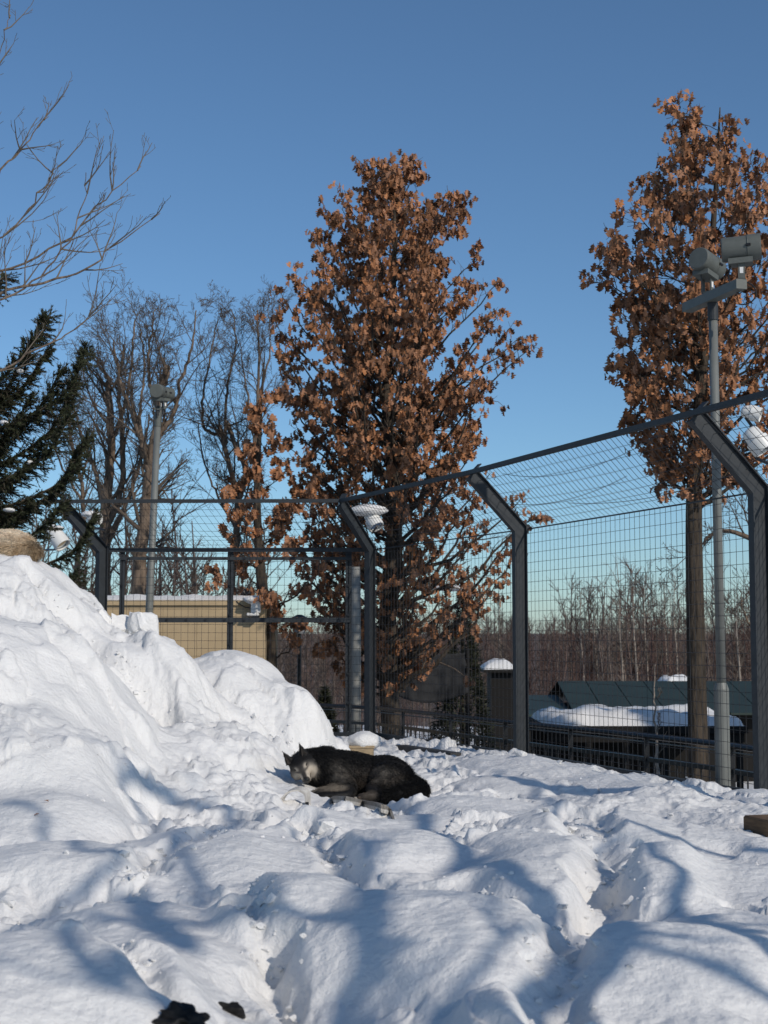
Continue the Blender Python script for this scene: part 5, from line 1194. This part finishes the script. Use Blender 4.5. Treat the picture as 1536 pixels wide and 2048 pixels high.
def coat_tan(p, no, hl, hd, rng):
    n = len(p); g = .5 + .5 * fbm(p[:, 0] * 9, p[:, 2] * 9 + p[:, 1] * 7, 17, 3)
    C = np.tile(np.array([.86, .72, .53]), (n, 1)); C = mixc(C, np.array([.60, .44, .28]), sst(.35, .75, g)); C = mixc(C, np.array([.75, .66, .52]), blob(p, (.30, -.1, .15), (.2, .2, .12)) * .8)
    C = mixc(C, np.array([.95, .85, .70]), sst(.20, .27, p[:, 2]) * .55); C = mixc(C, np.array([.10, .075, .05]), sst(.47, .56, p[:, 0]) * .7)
    C = mixc(C, np.array([.45, .33, .20]), ((p[:, 1] < -.12) & (p[:, 0] > .2)) * .5)
    return C
Yw = 11.3; pw = P(703, 1598, Yw)
zw = min(sz(-0.1, 11.15), sz(.15, 11.2), sz(-.3, 11.2)); 
bw = wolf('black wolf with grizzled muzzle asleep on the snow', (pw.x, Yw, pw.z + .005), coat_black, 5, 0.0, None, 90000); bw.scale = (.94, .96, .92)
pt = P(-52, 1117, 13.35)
tw_ = wolf('tan wolf lying on the heap crest at the left edge', (pt.x, 13.35, pt.z), coat_tan, 6, 0.0, None, 80000, 1.7); tw_.scale = (1, 1, .82)

# crumbs of broken snow scattered in the trodden parts
rngC = np.random.default_rng(77); g = G()
import bmesh
bm = bmesh.new(); bmesh.ops.create_icosphere(bm, subdivisions=1, radius=1.0); IV = np.array([v.co[:] for v in bm.verts]); IF = np.array([[v.index for v in f.verts] for f in bm.faces]); bm.free()
cx, cy = [], []
for depth, pts in TRENCH:
    for (ax, ay, aw), (bx_, by, bw) in zip(pts[:-1], pts[1:]):
        k = int(80 * math.hypot(bx_ - ax, by - ay)); t = rngC.uniform(0, 1, k); cx.append(ax + (bx_ - ax) * t + rngC.normal(0, aw * .6, k)); cy.append(ay + (by - ay) * t + rngC.normal(0, aw * .6, k))
k = 60; t = rngC.uniform(6.5, 15, k); cy.append(t); cx.append(rngC.uniform(-.28, .24, k) * t)
cx = np.concatenate(cx); cy = np.concatenate(cy); ok = inside(cx, cy) > .15; cx, cy = cx[ok], cy[ok]; cz = snow_z(cx, cy); s = rngC.lognormal(-4.9, .55, len(cx)); s = np.clip(s, .003, .028)
sh = 1 + .38 * rngC.normal(size=(len(cx), len(IV))); Vv = np.stack([cx, cy, cz + s * .25], -1)[:, None] + IV[None] * sh[..., None] * s[:, None, None] * np.array([1, 1, .75])
g.add(Vv.reshape(-1, 3), None, (IF[None] + (np.arange(len(cx)) * len(IV))[:, None, None]).reshape(-1, 3))
tag(g.build('snow_crumbs', M_SNOW), 'small crumbs of broken snow scattered over the trodden ground', 'snow', kind='stuff')

LEAF_ME = globals().get("LEAF_ME")
# a few dead leaves blown onto the snow
for lab, px, py, s in (('dark dead leaf on the smooth slope at the far left', 25, 1323, .05), ('dead leaf in the trampled snow at left, upper one', 97, 1606, .035), ('dead leaf in the trampled snow at left, lower one', 68, 1634, .03)):
    q = hit(px, py); ob = link('fallen_leaf', LEAF_ME, None, (q.x, q.y, q.z + .008)) if LEAF_ME else None
    if ob: ob.scale = (s, s, s); ob.rotation_euler = (.35, .2, px); tag(ob, lab, 'leaf', 'dead leaves on the snow')
